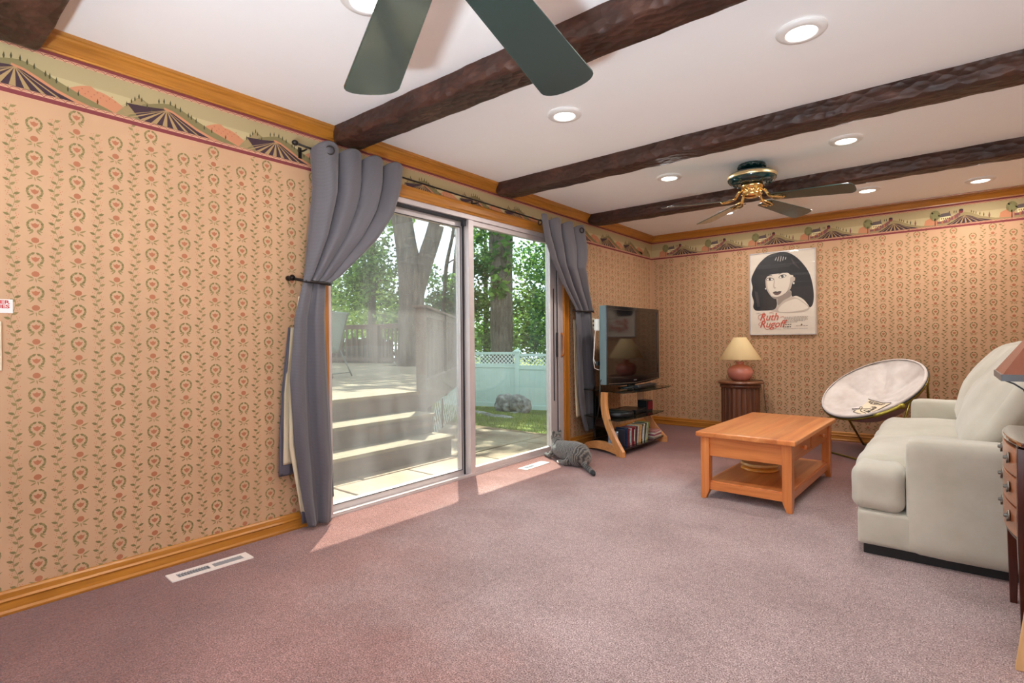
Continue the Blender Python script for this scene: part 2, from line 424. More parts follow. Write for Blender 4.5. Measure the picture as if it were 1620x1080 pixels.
def scene_hills(s, x, P):
    """rolling farmland, one repeat P wide; apex of the ploughed field at x"""
    z0 = 2.160
    s.poly([(x-P*0.40, z0), (x+P*0.62, z0), (x+P*0.62, z0+0.030), (x+P*0.30, z0+0.040), (x-P*0.05, z0+0.035), (x-P*0.40, z0+0.035)], I_SO, 3.2)
    # distant coral field and striped rise
    s.poly([(x+P*(0.26+0.46*k/14), z0+0.020+0.050*sin(PI*k/14)+(0.012 if k < 7 else 0)) for k in range(15)]+[(x+P*0.72, z0), (x+P*0.26, z0)], I_CO, 4)
    for k in range(14):
        s.disc(x+P*(0.36+0.020*k), z0+0.040+0.028*((k*7) % 5)/5, 0.0035, 0.0028, I_RS, 5, 6)
    rise = [(x+P*0.62, z0), (x+P*0.70, z0+0.048), (x+P*0.775, z0+0.088), (x+P*0.80, z0+0.094), (x+P*0.86, z0+0.080), (x+P*0.96, z0+0.058), (x+P*1.02, z0+0.03), (x+P*1.02, z0)]
    s.poly(rise, I_SO, 5)
    for k in range(8): s.strip([(x+P*0.800-0.002*k, z0+0.090-0.009*k), (x+P*(0.66+0.004*k), z0+0.036-0.004*k)], 0.0016, I_TN, 6)
    for k in range(6): s.strip([(x+P*0.81, z0+0.090), (x+P*(0.90+0.02*k), z0+0.058-0.010*k)], 0.0015, I_OL, 6)
    # green slope sweeping down
    slope = [(x-P*0.18, z0+0.070), (x-P*0.05, z0+0.094), (x+P*0.03, z0+0.104), (x+P*0.12, z0+0.092), (x+P*0.25, z0+0.064), (x+P*0.40, z0+0.034), (x+P*0.56, z0+0.010), (x+P*0.62, z0), (x-P*0.30, z0), (x-P*0.24, z0+0.03)]
    s.poly(slope, I_OL, 6)
    s.poly([(x-P*0.02, z0+0.082), (x+P*0.05, z0+0.076), (x+P*0.14, z0+0.056), (x+P*0.24, z0+0.031), (x+P*0.36, z0+0.012), (x+P*0.46, z0), (x+P*0.30, z0), (x-P*0.02, z0+0.05)], I_CO, 7)
    # ploughed plum field with pale furrows
    field = [(x-P*0.30, z0+0.056), (x-P*0.15, z0+0.064), (x-P*0.03, z0+0.074), (x+P*0.05, z0+0.066), (x+P*0.14, z0+0.044), (x+P*0.24, z0+0.020), (x+P*0.36, z0), (x-P*0.20, z0)]
    s.poly(field, I_PL, 8)
    for (a, w) in ((-0.34, 0.5), (-0.27, 0.8), (-0.19, 1.1), (-0.10, 1.3), (-0.015, 1.2), (0.07, 1.1), (0.16, 0.9), (0.25, 0.7)):
        s.poly([(x-0.001, z0+0.072), (x+0.001, z0+0.072), (x+P*a+0.009*w, z0+0.001), (x+P*a-0.009*w, z0+0.001)], I_TN, 9)
    for k, tx in enumerate((-0.06, -0.02, 0.03, 0.07, 0.11, 0.175, 0.20, 0.24)): cyp(s, x+P*tx, z0+0.098-0.22*max(0, tx-0.04)+(-0.006 if tx < -0.03 else 0), 0.024)
    for tx in (0.31, 0.375, 0.50): cyp(s, x+P*tx, z0+0.035-0.09*(tx-0.31), 0.022)
    for tx in (0.70, 0.735, 0.76, 0.79, 0.81, 0.85, 0.885, 0.90): cyp(s, x+P*tx, z0+0.088-0.5*abs(tx-0.79), 0.021)
def scene_village(s, x, P):
    """big round tree, white farmhouse, shrubs climbing a hill with a red barn, ploughed field"""
    z0 = 2.160
    s.poly([(x-P*0.16, z0), (x-P*0.14, z0+0.045), (x-P*0.06, z0+0.062), (x+P*0.03, z0+0.040), (x+P*0.08, z0)], I_CO, 4)
    s.poly([(x+P*0.02, z0), (x+P*0.04, z0+0.022), (x+P*0.18, z0+0.034), (x+P*0.30, z0+0.065), (x+P*0.40, z0+0.080), (x+P*0.50, z0+0.066), (x+P*0.62, z0+0.036), (x+P*0.80, z0+0.012), (x+P*1.0, z0+0.006), (x+P*1.0, z0)], I_SO, 5)
    # house
    s.poly([(x+P*0.07, z0+0.030), (x+P*0.21, z0+0.034), (x+P*0.21, z0+0.062), (x+P*0.07, z0+0.060)], I_HO, 6)
    s.poly([(x+P*0.06, z0+0.058), (x+P*0.22, z0+0.062), (x+P*0.205, z0+0.088), (x+P*0.08, z0+0.084)], I_SL, 7)
    s.poly([(x+P*0.19, z0+0.085), (x+P*0.205, z0+0.085), (x+P*0.205, z0+0.097), (x+P*0.19, z0+0.097)], I_SL, 7)
    for k in range(5):
        s.poly([(x+P*(0.082+0.026*k), z0+0.042), (x+P*(0.094+0.026*k), z0+0.042), (x+P*(0.094+0.026*k), z0+0.052), (x+P*(0.082+0.026*k), z0+0.052)], I_PL, 8)
    # wall and shrubs
    s.poly([(x+P*0.03, z0+0.012), (x+P*0.20, z0+0.016), (x+P*0.20, z0+0.032), (x+P*0.03, z0+0.028)], I_MV, 9)
    for k in range(9):
        s.disc(x+P*(0.10+0.026*k), z0+0.022+0.004*k, 0.007, 0.015, I_MV if k % 3 else I_RS, 10, 8)
    for k in range(5): s.disc(x+P*(0.245+0.022*k), z0+0.045+0.006*k, 0.007, 0.014, I_MV, 9, 8)
    s.disc(x+P*0.355, z0+0.086, 0.017, 0.014, I_MR, 11, 12); s.disc(x+P*0.355, z0+0.095, 0.016, 0.008, I_PL, 12, 10)
    # ploughed field
    s.poly([(x+P*0.16, z0), (x+P*0.24, z0+0.018), (x+P*0.33, z0+0.045), (x+P*0.40, z0+0.056), (x+P*0.48, z0+0.046), (x+P*0.58, z0+0.022), (x+P*0.74, z0+0.004), (x+P*0.76, z0)], I_PL, 11)
    for (a, w) in ((0.21, 0.6), (0.28, 0.8), (0.35, 1.0), (0.42, 1.0), (0.49, 1.0), (0.57, 0.8), (0.66, 0.6)):
        s.poly([(x+P*0.40-0.001, z0+0.054), (x+P*0.40+0.001, z0+0.054), (x+P*a+0.007*w, z0+0.001), (x+P*a-0.007*w, z0+0.001)], I_TN, 12)
    for k, (tx, h) in enumerate(((0.26, 0.022), (0.29, 0.022), (0.49, 0.02), (0.52, 0.02), (0.55, 0.02), (0.60, 0.026), (0.65, 0.030), (0.72, 0.046))):
        cyp(s, x+P*tx, z0+0.078-0.23*max(0, tx-0.45), h, 10, I_CY if tx < 0.7 else I_MV)
    # round tree
    s.poly([(x-0.003, z0), (x+0.003, z0), (x+0.002, z0+0.05), (x-0.002, z0+0.05)], I_PL, 12)
    s.disc(x, z0+0.076, 0.040, 0.036, I_SG, 13, 16)
    for k in range(16): s.disc(x+0.030*cos(k*2.4), z0+0.074+0.028*sin(k*2.4), 0.009, 0.009, I_SG if k % 2 else I_OL, 14, 7)

# walls
wl = MB()
wl.box((-TH, RY-TH, -0.14), (0, DY0, H)); wl.box((-TH, DY1, -0.14), (0, L+TH, H)); wl.box((-TH, DY0, DZ), (0, DY1, H)); wl.box((-TH, DY0, -0.14), (0, DY1, -0.03))
sh = Sheet(wl, lambda u, z, o: (o, u, z), clip=lambda u, z: DY0-0.02 < u < DY1+0.02 and z < DZ)
paper(sh, -1.6, DY0, 0.09, 2.13, 0.9235, 0.1425, 0.078, 0)
paper(sh, DY1+0.06, L-0.004, 0.09, 2.13, 4.70, 0.140, 0.02, 1)
bands(sh, -2.1, L-0.001)
for k in range(-4, 12):
    x = 0.437+0.555*k
    if x+0.555*1.02 < L+0.25 and x > -2.0: scene_hills(Sheet(wl, lambda u, z, o: (o, u, min(2.323, 2.16+(z-2.16)*1.14)), clip=lambda u, z: u > L-0.004), x, 0.555)
struct('wall_left', wl, INKS)
wb_ = MB(); wb_.box((-TH, L, -0.14), (RX+TH, L+TH, H))
sb = Sheet(wb_, lambda u, z, o: (u, L-o, z))
paper(sb, 0.004, RX, 0.09, 2.13, 3.0489, 0.1390, 0.072, 0)
bands(sb, 0.001, RX)
for k in range(-5, 4):
    x = 2.369+0.5437*k
    if x > -0.2: scene_village(Sheet(wb_, lambda u, z, o: (u, L-o, min(2.323, 2.16+(z-2.16)*1.32)), clip=lambda u, z: u < 0.004 or u > RX), x, 0.5437)
struct('wall_back', wb_, INKS)
# the side of the room that the camera stands in: plain paper and two windows with daylight
wr = MB()
WY0, WY1, WZ0, WZ1 = -1.6, 0.9, 0.80, 2.10
wr.box((RX, RY-TH, -0.14), (RX+TH, WY0, H)); wr.box((RX, WY1, -0.14), (RX+TH, L+TH, H)); wr.box((RX, WY0, -0.14), (RX+TH, WY1, WZ0)); wr.box((RX, WY0, WZ1), (RX+TH, WY1, H))
struct('wall_right', wr, PAPER.m)
wf = MB()
WX0, WX1 = 1.50, 3.50
wf.box((-TH, RY-TH, -0.14), (WX0, RY, H)); wf.box((WX1, RY-TH, -0.14), (RX+TH, RY, H)); wf.box((WX0, RY-TH, -0.14), (WX1, RY, 0.60)); wf.box((WX0, RY-TH, 2.10), (WX1, RY, H))
struct('wall_front', wf, PAPER.m)
alum = mat('door_aluminium', srgb(206, 196, 194), 0.38, 0.35, var=0.04, vscale=12)
alum_d = mat('dark_gasket', srgb(40, 42, 48), 0.6)
clear = thin_glass('window_glass', dirt=0.02)
def win(name, lo, hi, ax):
    m = MB(); w = 0.05
    a0, z0 = lo; a1, z1 = hi
    P = (lambda a, b_, c, d, e, f_: m.box((a, c, e), (b_, d, f_)))
    def bar(u0, u1, q0, q1):
        if ax == 'x': m.box((u0, RY-TH+0.03, q0), (u1, RY-TH+0.09, q1))
        else: m.box((RX+0.05, u0, q0), (RX+0.11, u1, q1))
    bar(a0, a1, z0, z0+w); bar(a0, a1, z1-w, z1); bar(a0, a0+w, z0, z1); bar(a1-w, a1, z0, z1); bar((a0+a1)/2-w/2, (a0+a1)/2+w/2, z0, z1)
    o = struct(name, m, alum)
    g = MB()
    if ax == 'x': g.box((a0+0.01, RY-TH+0.058, z0+0.01), (a1-0.01, RY-TH+0.062, z1-0.01))
    else: g.box((RX+0.078, a0+0.01, z0+0.01), (RX+0.082, a1-0.01, z1-0.01))
    g.build('pane', clear, o)
win('window_1', (WX0, 0.60), (WX1, 2.10), 'x'); win('window_2', (WY0, WZ0), (WY1, WZ1), 'y')

# crown moulding, baseboards, casing
crown = [(0, 2.350), (0.010, 2.350), (0.012, 2.358), (0.008, 2.364), (0.014, 2.372), (0.024, 2.386), (0.034, 2.398), (0.046, 2.404), (0.050, 2.412), (0.056, 2.416), (0.058, H), (0, H)]
m = MB(); m.prism(crown, RY, L, 'y'); struct('trim_1', m, oak)          # (x,z) along y
m = MB(); m.prism([(L-a, z) for a, z in crown], 0.0, RX, 'x'); struct('trim_2', m, oak_x)
base = [(0, 0), (0.021, 0), (0.023, 0.010), (0.018, 0.020), (0.017, 0.050), (0.021, 0.058), (0.013, 0.066), (0.012, 0.086), (0.006, 0.094), (0, 0.096)]
m = MB(); m.prism(base, RY, 1.74, 'y'); m.prism(base, 4.60, L, 'y'); struct('baseboard_left', m, oak)
m = MB(); m.prism([(L-a, z) for a, z in base], 0.0, RX, 'x'); struct('baseboard_back', m, oak_x)
cas = lambda a0, a1: [(a0, 0.0), (a0, 0.014), (a0+(a1-a0)*0.12, 0.019), (a0+(a1-a0)*0.3, 0.013), (a0+(a1-a0)*0.7, 0.013), (a0+(a1-a0)*0.88, 0.019), (a1, 0.014), (a1, 0.0)]
m = MB()
m.prism([(b_, a) for a, b_ in cas(1.775, 1.868)], 0, 2.12, 'z', 0)
m.prism([(b_, a) for a, b_ in cas(4.500, 4.600)], 0, 2.12, 'z', 0)
m.prism([(b_, a) for a, b_ in cas(2.112, 2.200)], 1.775, 4.600, 'y', 1)
struct('trim_3', m, [oak_z, oak])

# ------------------------------------------------------------------ sliding glass door
d = bpy.data.objects.new('door_1', None); COL.objects.link(d); tag(d, 'white aluminium framed sliding glass door to the patio, between grey curtains', kind='structure')
m = MB()
m.box((-TH-0.01, DY0, 2.075), (0.004, DY1, DZ)); m.box((-TH-0.01, DY0, 0.0), (0.0, DY0+0.03, DZ)); m.box((-TH-0.01, DY1-0.085, 0.0), (0.002, DY1, DZ))
m.box((-TH-0.01, DY0, -0.03), (0.004, DY1, 0.012)); m.box((-0.012, DY0+0.03, 0.012), (0.0, DY1-0.08, 0.022))
m.build('frame', alum, d, bevel=0.002)
m = MB()   # fixed panel, room side
x0, x1 = -0.055, -0.012
m.box((x0, 3.145, 0.012), (x1+0.010, 3.205, 2.075)); m.box((x0, 4.30, 0.012), (x1, 4.418, 2.075)); m.box((x0, 3.20, 0.012), (x1, 4.31, 0.062)); m.box((x0, 3.20, 2.035), (x1, 4.31, 2.075))
p = m.build('fixed_panel', alum, d, bevel=0.003)
MB().box((-0.036, 3.20, 0.06), (-0.031, 4.305, 2.04)).build('glass', thin_glass('door_glass', dirt=0.010, tint=(0.66, 0.70, 0.67, 1)), p)
m = MB(); m.box((-0.011, 4.345, 0.5), (-0.003, 4.352, 1.6)); m.box((-0.011, 4.405, 0.02), (-0.004, 4.412, 2.0)); m.build('gasket', alum_d, p)
m = MB()   # sliding panel, outer track
x0, x1 = -0.115, -0.07
m.box((x0, 1.895, 0.0), (x1, 1.93, 2.06)); m.box((x0, 3.115, 0.0), (x1, 3.19, 2.06)); m.box((x0, 1.92, 0.0), (x1, 3.12, 0.055)); m.box((x0, 1.92, 2.055-0.042), (x1, 3.12, 2.06))
p = m.build('sliding_panel', alum, d, bevel=0.003)
MB().box((-0.096, 1.925, 0.05), (-0.091, 3.12, 2.02)).build('glass', thin_glass('dusty_door_glass', dirt=0.075, dirt_color=(0.7, 0.7, 0.68, 1), streak=True, tint=(0.74, 0.76, 0.73, 1)), p)
m = MB(); m.box((-0.069, 1.93, 0.051), (-0.066, 3.115, 0.056)); m.box((-0.069, 1.93, 2.012), (-0.066, 3.115, 2.018)); m.box((-0.069, 3.112, 0.05), (-0.066, 3.118, 2.015)); m.box((-0.07, 3.135, 0.0), (-0.057, 3.144, 2.05)); m.box((-0.069, 1.90, 2.061), (-0.02, 3.14, 2.074)); m.build('gasket', alum_d, p)
m = MB(); m.box((-0.050, 3.105, 2.02), (-0.02, 3.135, 2.06)); m.build('corner_bracket', alum_d, p)
# insect screen outside the sliding half
t = NT('screen_mesh'); t.t.nodes.remove(t.b)
tr = t.n('ShaderNodeBsdfTransparent'); df = t.n('ShaderNodeBsdfDiffuse'); df.inputs[0].default_value = srgb(150, 148, 142)
mx = t.n('ShaderNodeMixShader'); mx.inputs[0].default_value = 0.13; t.l(tr.outputs[0], mx.inputs[1]); t.l(df.outputs[0], mx.inputs[2]); t.l(mx.outputs[0], t.o.inputs[0])
s_ = MB(); s_.box((-0.138, 1.90, 0.01), (-0.122, 1.935, 2.06)); s_.box((-0.138, 3.13, 0.01), (-0.122, 3.17, 2.06)); s_.box((-0.138, 1.9, 0.01), (-0.122, 3.17, 0.05)); s_.box((-0.138, 1.9, 2.02), (-0.122, 3.17, 2.06))
p = s_.build('screen_frame', alum, d)
MB().box((-0.1305, 1.93, 0.045), (-0.1295, 3.135, 2.025)).build('screen', t.m, p)
m = MB(); m.box((-0.004, 4.385, 0.93), (0.006, 4.405, 1.17)); m.build('lock_plate', alum_d, d)
m = MB(); m.prism([(0.004, 0.925), (0.03, 0.945), (0.036, 0.96), (0.036, 1.13), (0.03, 1.15), (0.004, 1.17), (0.004, 1.15), (0.022, 1.14), (0.024, 1.12), (0.024, 0.97), (0.022, 0.955), (0.004, 0.945)], 4.455, 4.48, 'y')
m.build('pull_handle', wood('handle_wood', srgb(150, 84, 34), srgb(196, 122, 60), 'Z', 1, 0.4), d, bevel=0.002)
# ------------------------------------------------------------------ hewn ceiling beams
t = NT('hewn_beam'); b = t.b
v = t.coords((0.5, 1, 1)); f = t.noise(v, 9, 5, 0.65, 0.6)
t.l(t.ramp(f, [(0.25, srgb(34, 18, 15)), (0.55, srgb(66, 38, 28)), (0.8, srgb(98, 64, 50))]), b.inputs['Base Color'])
b.inputs['Roughness'].default_value = 0.50; b.inputs['Specular IOR Level'].default_value = 0.45
vo = t.n('ShaderNodeTexVoronoi'); vo.feature = 'SMOOTH_F1'; vo.inputs['Scale'].default_value = 26; vo.inputs['Smoothness'].default_value = 0.25
v2 = t.coords((0.7, 1.2, 1.2)); t.l(v2, vo.inputs['Vector'])
b1 = t.bump(vo.outputs['Distance'], 0.7, 0.018); t.bump(t.noise(t.coords((0.15, 1, 1)), 120, 3), 0.35, 0.004, b1)
beam_m = t.m
def beam(y0, y1, z0, seed, label):
    m = MB(); nx = 150
    prof = []
    w = y1-y0; hgt = H+0.005-z0
    for k in range(5): prof.append((y0, H+0.005-hgt*k/5*0.92))
    prof += [(y0+0.006, z0+0.008)]
    for k in range(6): prof.append((y0+0.014+(w-0.028)*k/5, z0))
    prof += [(y1-0.006, z0+0.008)]
    for k in range(4, -1, -1): prof.append((y1, H+0.005-hgt*k/5*0.92))
    n = len(prof); vs = []; fs = []
    xa, xb = 0.012, RX
    for i in range(nx+1):
        x = xa+(xb-xa)*i/nx
        e = max(0.0, 1-(x-xa)/0.045); e = e*e
        for j, (y, z) in enumerate(prof):
            q = Vector((x*7+seed*13, y*9, z*9)); a = noise.noise(q); a2 = noise.noise(q*2.7)
            wob = 0.007*noise.noise(Vector((x*2.1, seed*5.0, 0)))
            dy = 0.005*a+0.003*a2+wob; dz = (0.005*noise.noise(q+Vector((9, 9, 9)))+0.004*a2) if z < H-0.01 else 0
            cy = (y0+y1)/2
            yy = y+dy+(cy-y)*0.18*e; zz = z+dz+(H-z)*0.28*e
            vs.append((x, yy, min(zz, H+0.005)))
    for i in range(nx):
        for j in range(n-1): fs.append((i*n+j, i*n+j+1, (i+1)*n+j+1, (i+1)*n+j))
    fs.append(tuple(range(n-1, -1, -1)))
    m.add(vs, fs, 0, True)
    o = m.build('ceiling_beam', beam_m); tag(o, label, 'beam', kind='structure')
    o.data.polygons[len(o.data.polygons)-1].use_smooth = False
beam(-1.22, -1.04, 2.33, 5, 'dark hewn ceiling beam over the entrance side of the room')
beam(0.305, 0.512, 2.315, 1, 'blackish end of a hewn ceiling beam in the upper corner, over the sign on the wall')
beam(1.895, 2.085, 2.325, 2, 'hewn dark wood ceiling beam passing behind the big fan blades')
beam(3.455, 3.64, 2.325, 3, 'rough brown ceiling beam between the two ceiling fans')
beam(4.965, 5.14, 2.325, 4, 'rough brown ceiling beam behind the whole ceiling fan')

# ------------------------------------------------------------------ recessed lights
trim_w = mat('light_trim', srgb(232, 230, 228), 0.45)
lens_m = mat('light_lens', (1.0, 0.95, 0.87, 1), 0.4, emit=4.0)
def dlight(x, y, label):
    r = thing('recessed_light', label, 'ceiling light', (x, y, H), group='round recessed ceiling lights')
    m = MB(); m.lathe([(0.100, -0.001), (0.101, -0.008), (0.096, -0.014), (0.066, -0.019), (0.062, -0.016), (0.060, -0.004)], seg=48, cap=False); m.build('trim_ring', trim_w, r)
    m = MB(); m.lathe([(0.0, -0.0155), (0.04, -0.015), (0.063, -0.014)], seg=40, cap=False); m.build('lens', lens_m, r)
    ld = bpy.data.lights.new('bulb', 'AREA'); ld.shape = 'DISK'; ld.size = 0.13; ld.energy = LAMP_W; ld.color = (1.0, 0.96, 0.92); ld.spread = PI
    lo = bpy.data.objects.new('bulb', ld); COL.objects.link(lo); lo.parent = r; lo.location = (0, 0, -0.024)
    return r
for x, y, lb in ((1.235, 1.275, 'round recessed ceiling light cut off by the picture top beside the pale fan blade'),
              (2.503, 2.610, 'largest round recessed ceiling light with a wide white ring, alone over the sofa side'),
              (1.238, 2.669, 'round recessed ceiling light between the dark fan blade and the curtained glass door'),
              (2.468, 4.237, 'round recessed ceiling light just above the green blade of the whole fan'),
              (1.221, 4.256, 'round recessed ceiling light on the window side of the whole fan'),
              (2.442, 5.800, 'round recessed ceiling light touching the tip of the green fan blade, beyond the last beam'),
              (3.223, 6.076, 'round recessed ceiling light over the sofa, close to the wallpaper border'),
              (1.196, 5.828, 'round recessed ceiling light half hidden by the low blade of the whole fan')):
    dlight(x, y, lb)

# ------------------------------------------------------------------ added fill uplight, unseen behind the camera, to brighten the ceiling
def uplight(x, y, w):
    r = thing('added_uplight', 'added fill uplight, unseen behind the camera, brightening the ceiling', 'fill light', (x, y, 0))
    m = MB(); m.lathe([(0.15, 0.0), (0.16, 0.01), (0.16, 0.29), (0.152, 0.30), (0.145, 0.29), (0.145, 0.24)], seg=40, cap=False); m.build('added_uplight_can', mat('added_uplight_black', srgb(30, 30, 32), 0.4), r)
    m = MB(); m.lathe([(0.0, 0.235), (0.146, 0.235)], seg=32, cap=False); m.build('lens', mat('added_uplight_lens', (1, 0.98, 0.96, 1), 0.4, emit=12.0), r)
    ld = bpy.data.lights.new('bulb', 'AREA'); ld.shape = 'DISK'; ld.size = 0.27; ld.energy = w; ld.color = (0.76, 0.91, 1.0); ld.spread = PI  # emitter of the added fill uplight
    lo = bpy.data.objects.new('bulb', ld); COL.objects.link(lo); lo.parent = r; lo.location = (0, 0, 0.285); lo.rotation_euler = (PI, 0, 0)
uplight(3.05, -0.95, ADDED_UPLIGHT_W)

# ------------------------------------------------------------------ ceiling fans
fan_green = mat('fan_green_enamel', srgb(10, 46, 46), 0.16, var=0.15, coat=0.6)
blade_m = mat('fan_blade_green', srgb(22, 50, 46), 0.22, var=0.05, vscale=4, spec=0.7, coat=0.5)
brass = mat('polished_brass', (0.80, 0.55, 0.22, 1), 0.18, 1.0)
band_b = mat('brass_band', (0.78, 0.62, 0.34, 1), 0.32, 0.9)
def fan(x, y, angles, label, drop=0.0, k_=1.0):
    r = thing('ceiling_fan', label, 'ceiling fan', (x, y, H))
    m = MB(); m.lathe([(0.098, -0.001), (0.100, -0.012), (0.094, -0.022), (0.082, -0.030), (0.066, -0.040), (0.058, -0.055), (0.062, -0.064)], seg=48)
    for k in range(14):
        a = 2*PI*k/14; m.ell((0.093*cos(a), 0.093*sin(a), -0.022), (0.013, 0.013, 0.011), 8, 6)
    m.build('canopy', fan_green, r)
    m = MB(); m.lathe([(0.06, -0.060), (0.12, -0.062), (0.155, -0.068), (0.168, -0.076), (0.173, -0.082), (0.174, -0.084), (0.174, -0.110), (0.172, -0.118), (0.160, -0.134), (0.135, -0.146), (0.09, -0.152), (0.07, -0.154)], seg=64)
    for k in range(36):
        a = 2*PI*k/36; m.ell((0.128*cos(a), 0.128*sin(a), -0.146), (0.017, 0.006, 0.006), 8, 6, T=None) if k % 2 else m.ell((0.105*cos(a), 0.105*sin(a), -0.150), (0.007, 0.007, 0.005), 8, 6)
    mo = m.build('motor_housing', fan_green, r); low = [mo]
    m = MB(); m.lathe([(0.1745, -0.084), (0.1768, -0.087), (0.1768, -0.107), (0.1745, -0.110)], seg=64, cap=False); m.build('brass_band', band_b, mo)
    m = MB(); m.lathe([(0.078, -0.152), (0.080, -0.170), (0.074, -0.182), (0.060, -0.188), (0.058, -0.205), (0.066, -0.222), (0.064, -0.238), (0.048, -0.250), (0.020, -0.256), (0, -0.257)], seg=40)
    for k in range(10):
        a = 2*PI*k/10; m.ell((0.060*cos(a), 0.060*sin(a), -0.205), (0.012, 0.012, 0.022), 8, 8)
    low.append(m.build('switch_housing', brass, r))
    if drop:
        m = MB(); m.tube([(0, 0, -0.02), (0, 0, -0.07-drop)], 0.014, 16); m.build('downrod', fan_green, r)
    for q_ in low: q_.location.z -= drop
    for ang in angles:
        a = math.radians(ang)
        zb = -0.262
        T = Matrix.Rotation(a, 4, 'Z')
        Tp = T @ Matrix.Translation((0, 0, zb)) @ Matrix.Rotation(math.radians(4.0), 4, 'Y') @ Matrix.Rotation(math.radians(BLADE_PITCH), 4, 'X')
        R0, R1 = 0.150, 0.685
        pts = []; n = 14
        for i in range(n+1):                                   # one long edge, flaring outward
            f_ = i/n; pts.append((R0+(R1-0.045-R0)*f_, -(0.058+0.026*f_)))
        for i in range(1, 12):                                  # rounded tip
            q = -PI/2+PI*i/12; pts.append((R1-0.045+0.045*cos(q), 0.084*(abs(sin(q))**0.75)*(1 if sin(q) > 0 else -1)))
        for i in range(n, -1, -1):
            f_ = i/n; pts.append((R0+(R1-0.045-R0)*f_, (0.058+0.026*f_)))
        pts += [(R0-0.012, 0.035), (R0-0.016, 0), (R0-0.012, -0.035)]
        mb = MB(); mb.prism(pts, -0.003, 0.003, 'z', 0, Tp)
        bl = mb.build('blade', blade_m, r, bevel=0.0015); bl.location.z = -drop; bl.scale = (k_, k_, 1)
        mb = MB()
        mb.tube([(0.055, 0, -0.205), (0.080, 0, -0.198), (0.100, 0, -0.220), (0.125, 0, -0.260), (0.155, 0, zb-0.014)], [0.012, 0.011, 0.010, 0.011, 0.009], 10, 0, T)
        for sg in (-1, 1):
            mb.tube([(0.115, 0, -0.245), (0.140, sg*0.022, -0.268), (0.165, sg*0.036, zb-0.016), (0.195, sg*0.034, zb-0.022), (0.212, sg*0.024, zb-0.024)], [0.008, 0.008, 0.007, 0.006, 0.004], 8, 0, T)
            mb.ell((0.214, sg*0.024, zb-0.025), (0.010, 0.007, 0.006), 10, 6, 0, T); mb.ell((0.095, sg*0.012, -0.212), (0.010, 0.012, 0.010), 8, 6, 0, T)
        mb.tube([(0.155, 0, zb-0.014), (0.190, 0, zb-0.020), (0.222, 0, zb-0.023)], [0.008, 0.007, 0.004], 8, 0, T); mb.ell((0.225, 0, zb-0.024), (0.012, 0.007, 0.006), 10, 6, 0, T)
        bb = mb.build('blade_bracket', brass, bl)
        if k_ > 1: bb.scale = (0.78, 0.78, 1)
    return r
BLADE_PITCH = -11
fan(2.105, 0.823, (100, 154.1, 226, 298, 22), 'ceiling fan of which only two big green blades show at the picture top', 0.150, 1.153)
fan(1.83, 4.38, (69, 141, 213, 357), 'whole green ceiling fan with a brass band and brass blade brackets')

# ------------------------------------------------------------------ floor vents
vent_w = mat('vent_enamel', srgb(232, 222, 214), 0.4)
vent_d = mat('vent_louvre', srgb(150, 152, 156), 0.45, 0.2)
def vent(cx, cy, rz, ln, w, label):
    r = thing('floor_vent', label, 'floor vent', (cx, cy, 0.0), rz)
    m = MB(); hx, hy = w/2, ln/2; t_ = 0.024
    m.box((-hx, -hy+0.035, 0.0), (-hx+t_, hy-0.035, 0.006)); m.box((hx-t_, -hy+0.035, 0.0), (hx, hy-0.035, 0.006))
    m.box((-hx, -hy, 0.0), (hx, -hy+0.035, 0.006)); m.box((-hx, hy-0.035, 0.0), (hx, hy, 0.006)); m.box((-hx+t_, -0.008, 0), (hx-t_, 0.008, 0.006))
    m.build('frame', vent_w, r)
    m = MB(); m.box((-hx+t_-0.002, -hy+0.03, 0.0005), (hx-t_+0.002, hy-0.03, 0.0015)); m.build('duct', mat('vent_dark', srgb(92, 96, 102), 0.7), r)
    for sg in (-1, 1):
        m = MB(); a0, a1 = (0.012, hy-0.037) if sg > 0 else (-hy+0.037, -0.012)
        for k in range(11):
            y = a0+(a1-a0)*(k+0.5)/11
            m.prism([(y-0.007, 0.0015), (y-0.005, 0.0015), (y+0.005*sg+0.003, 0.0052), (y+0.005*sg+0.001, 0.0052)], -hx+t_, hx-t_, 'x')
        m.build('louvre', vent_d, r)
vent(0.182, 1.105, math.radians(-2), 0.365, 0.098, 'white louvred floor vent in the carpet below the papered wall')
vent(0.187, 3.746, math.radians(1), 0.345, 0.090, 'sunlit white floor vent in front of the glass door, beside the cat')

# ------------------------------------------------------------------ curtain rod
iron = mat('dark_iron', srgb(44, 38, 34), 0.4, 0.6)
r = thing('curtain_rod', 'thin dark curtain rod with a ball end above the glass door', 'curtain rod', (0.085, 1.63, 2.232))
m = MB(); m.tube([(0, 0, 0.006), (0, 0.10, 0), (0, 1.6, -0.022), (0, 3.07, -0.045)], 0.0065, 12); m.build('pole', iron, r)
for q_ in ((0, -0.012, 0.008), (0, 3.09, -0.045)):
    m = MB(); m.ell(q_, (0.016, 0.020, 0.016)); m.build('finial', iron, r)
for yy, zz in ((0.062, 0.0), (1.55, -0.022), (2.98, -0.043)):
    m = MB(); m.tube([(-0.080, yy, zz-0.004), (-0.04, yy, zz-0.010), (-0.005, yy, zz-0.008)], 0.005, 8); m.box((-0.084, yy-0.01, zz-0.045), (-0.079, yy+0.01, zz+0.02)); m.build('bracket', iron, r)

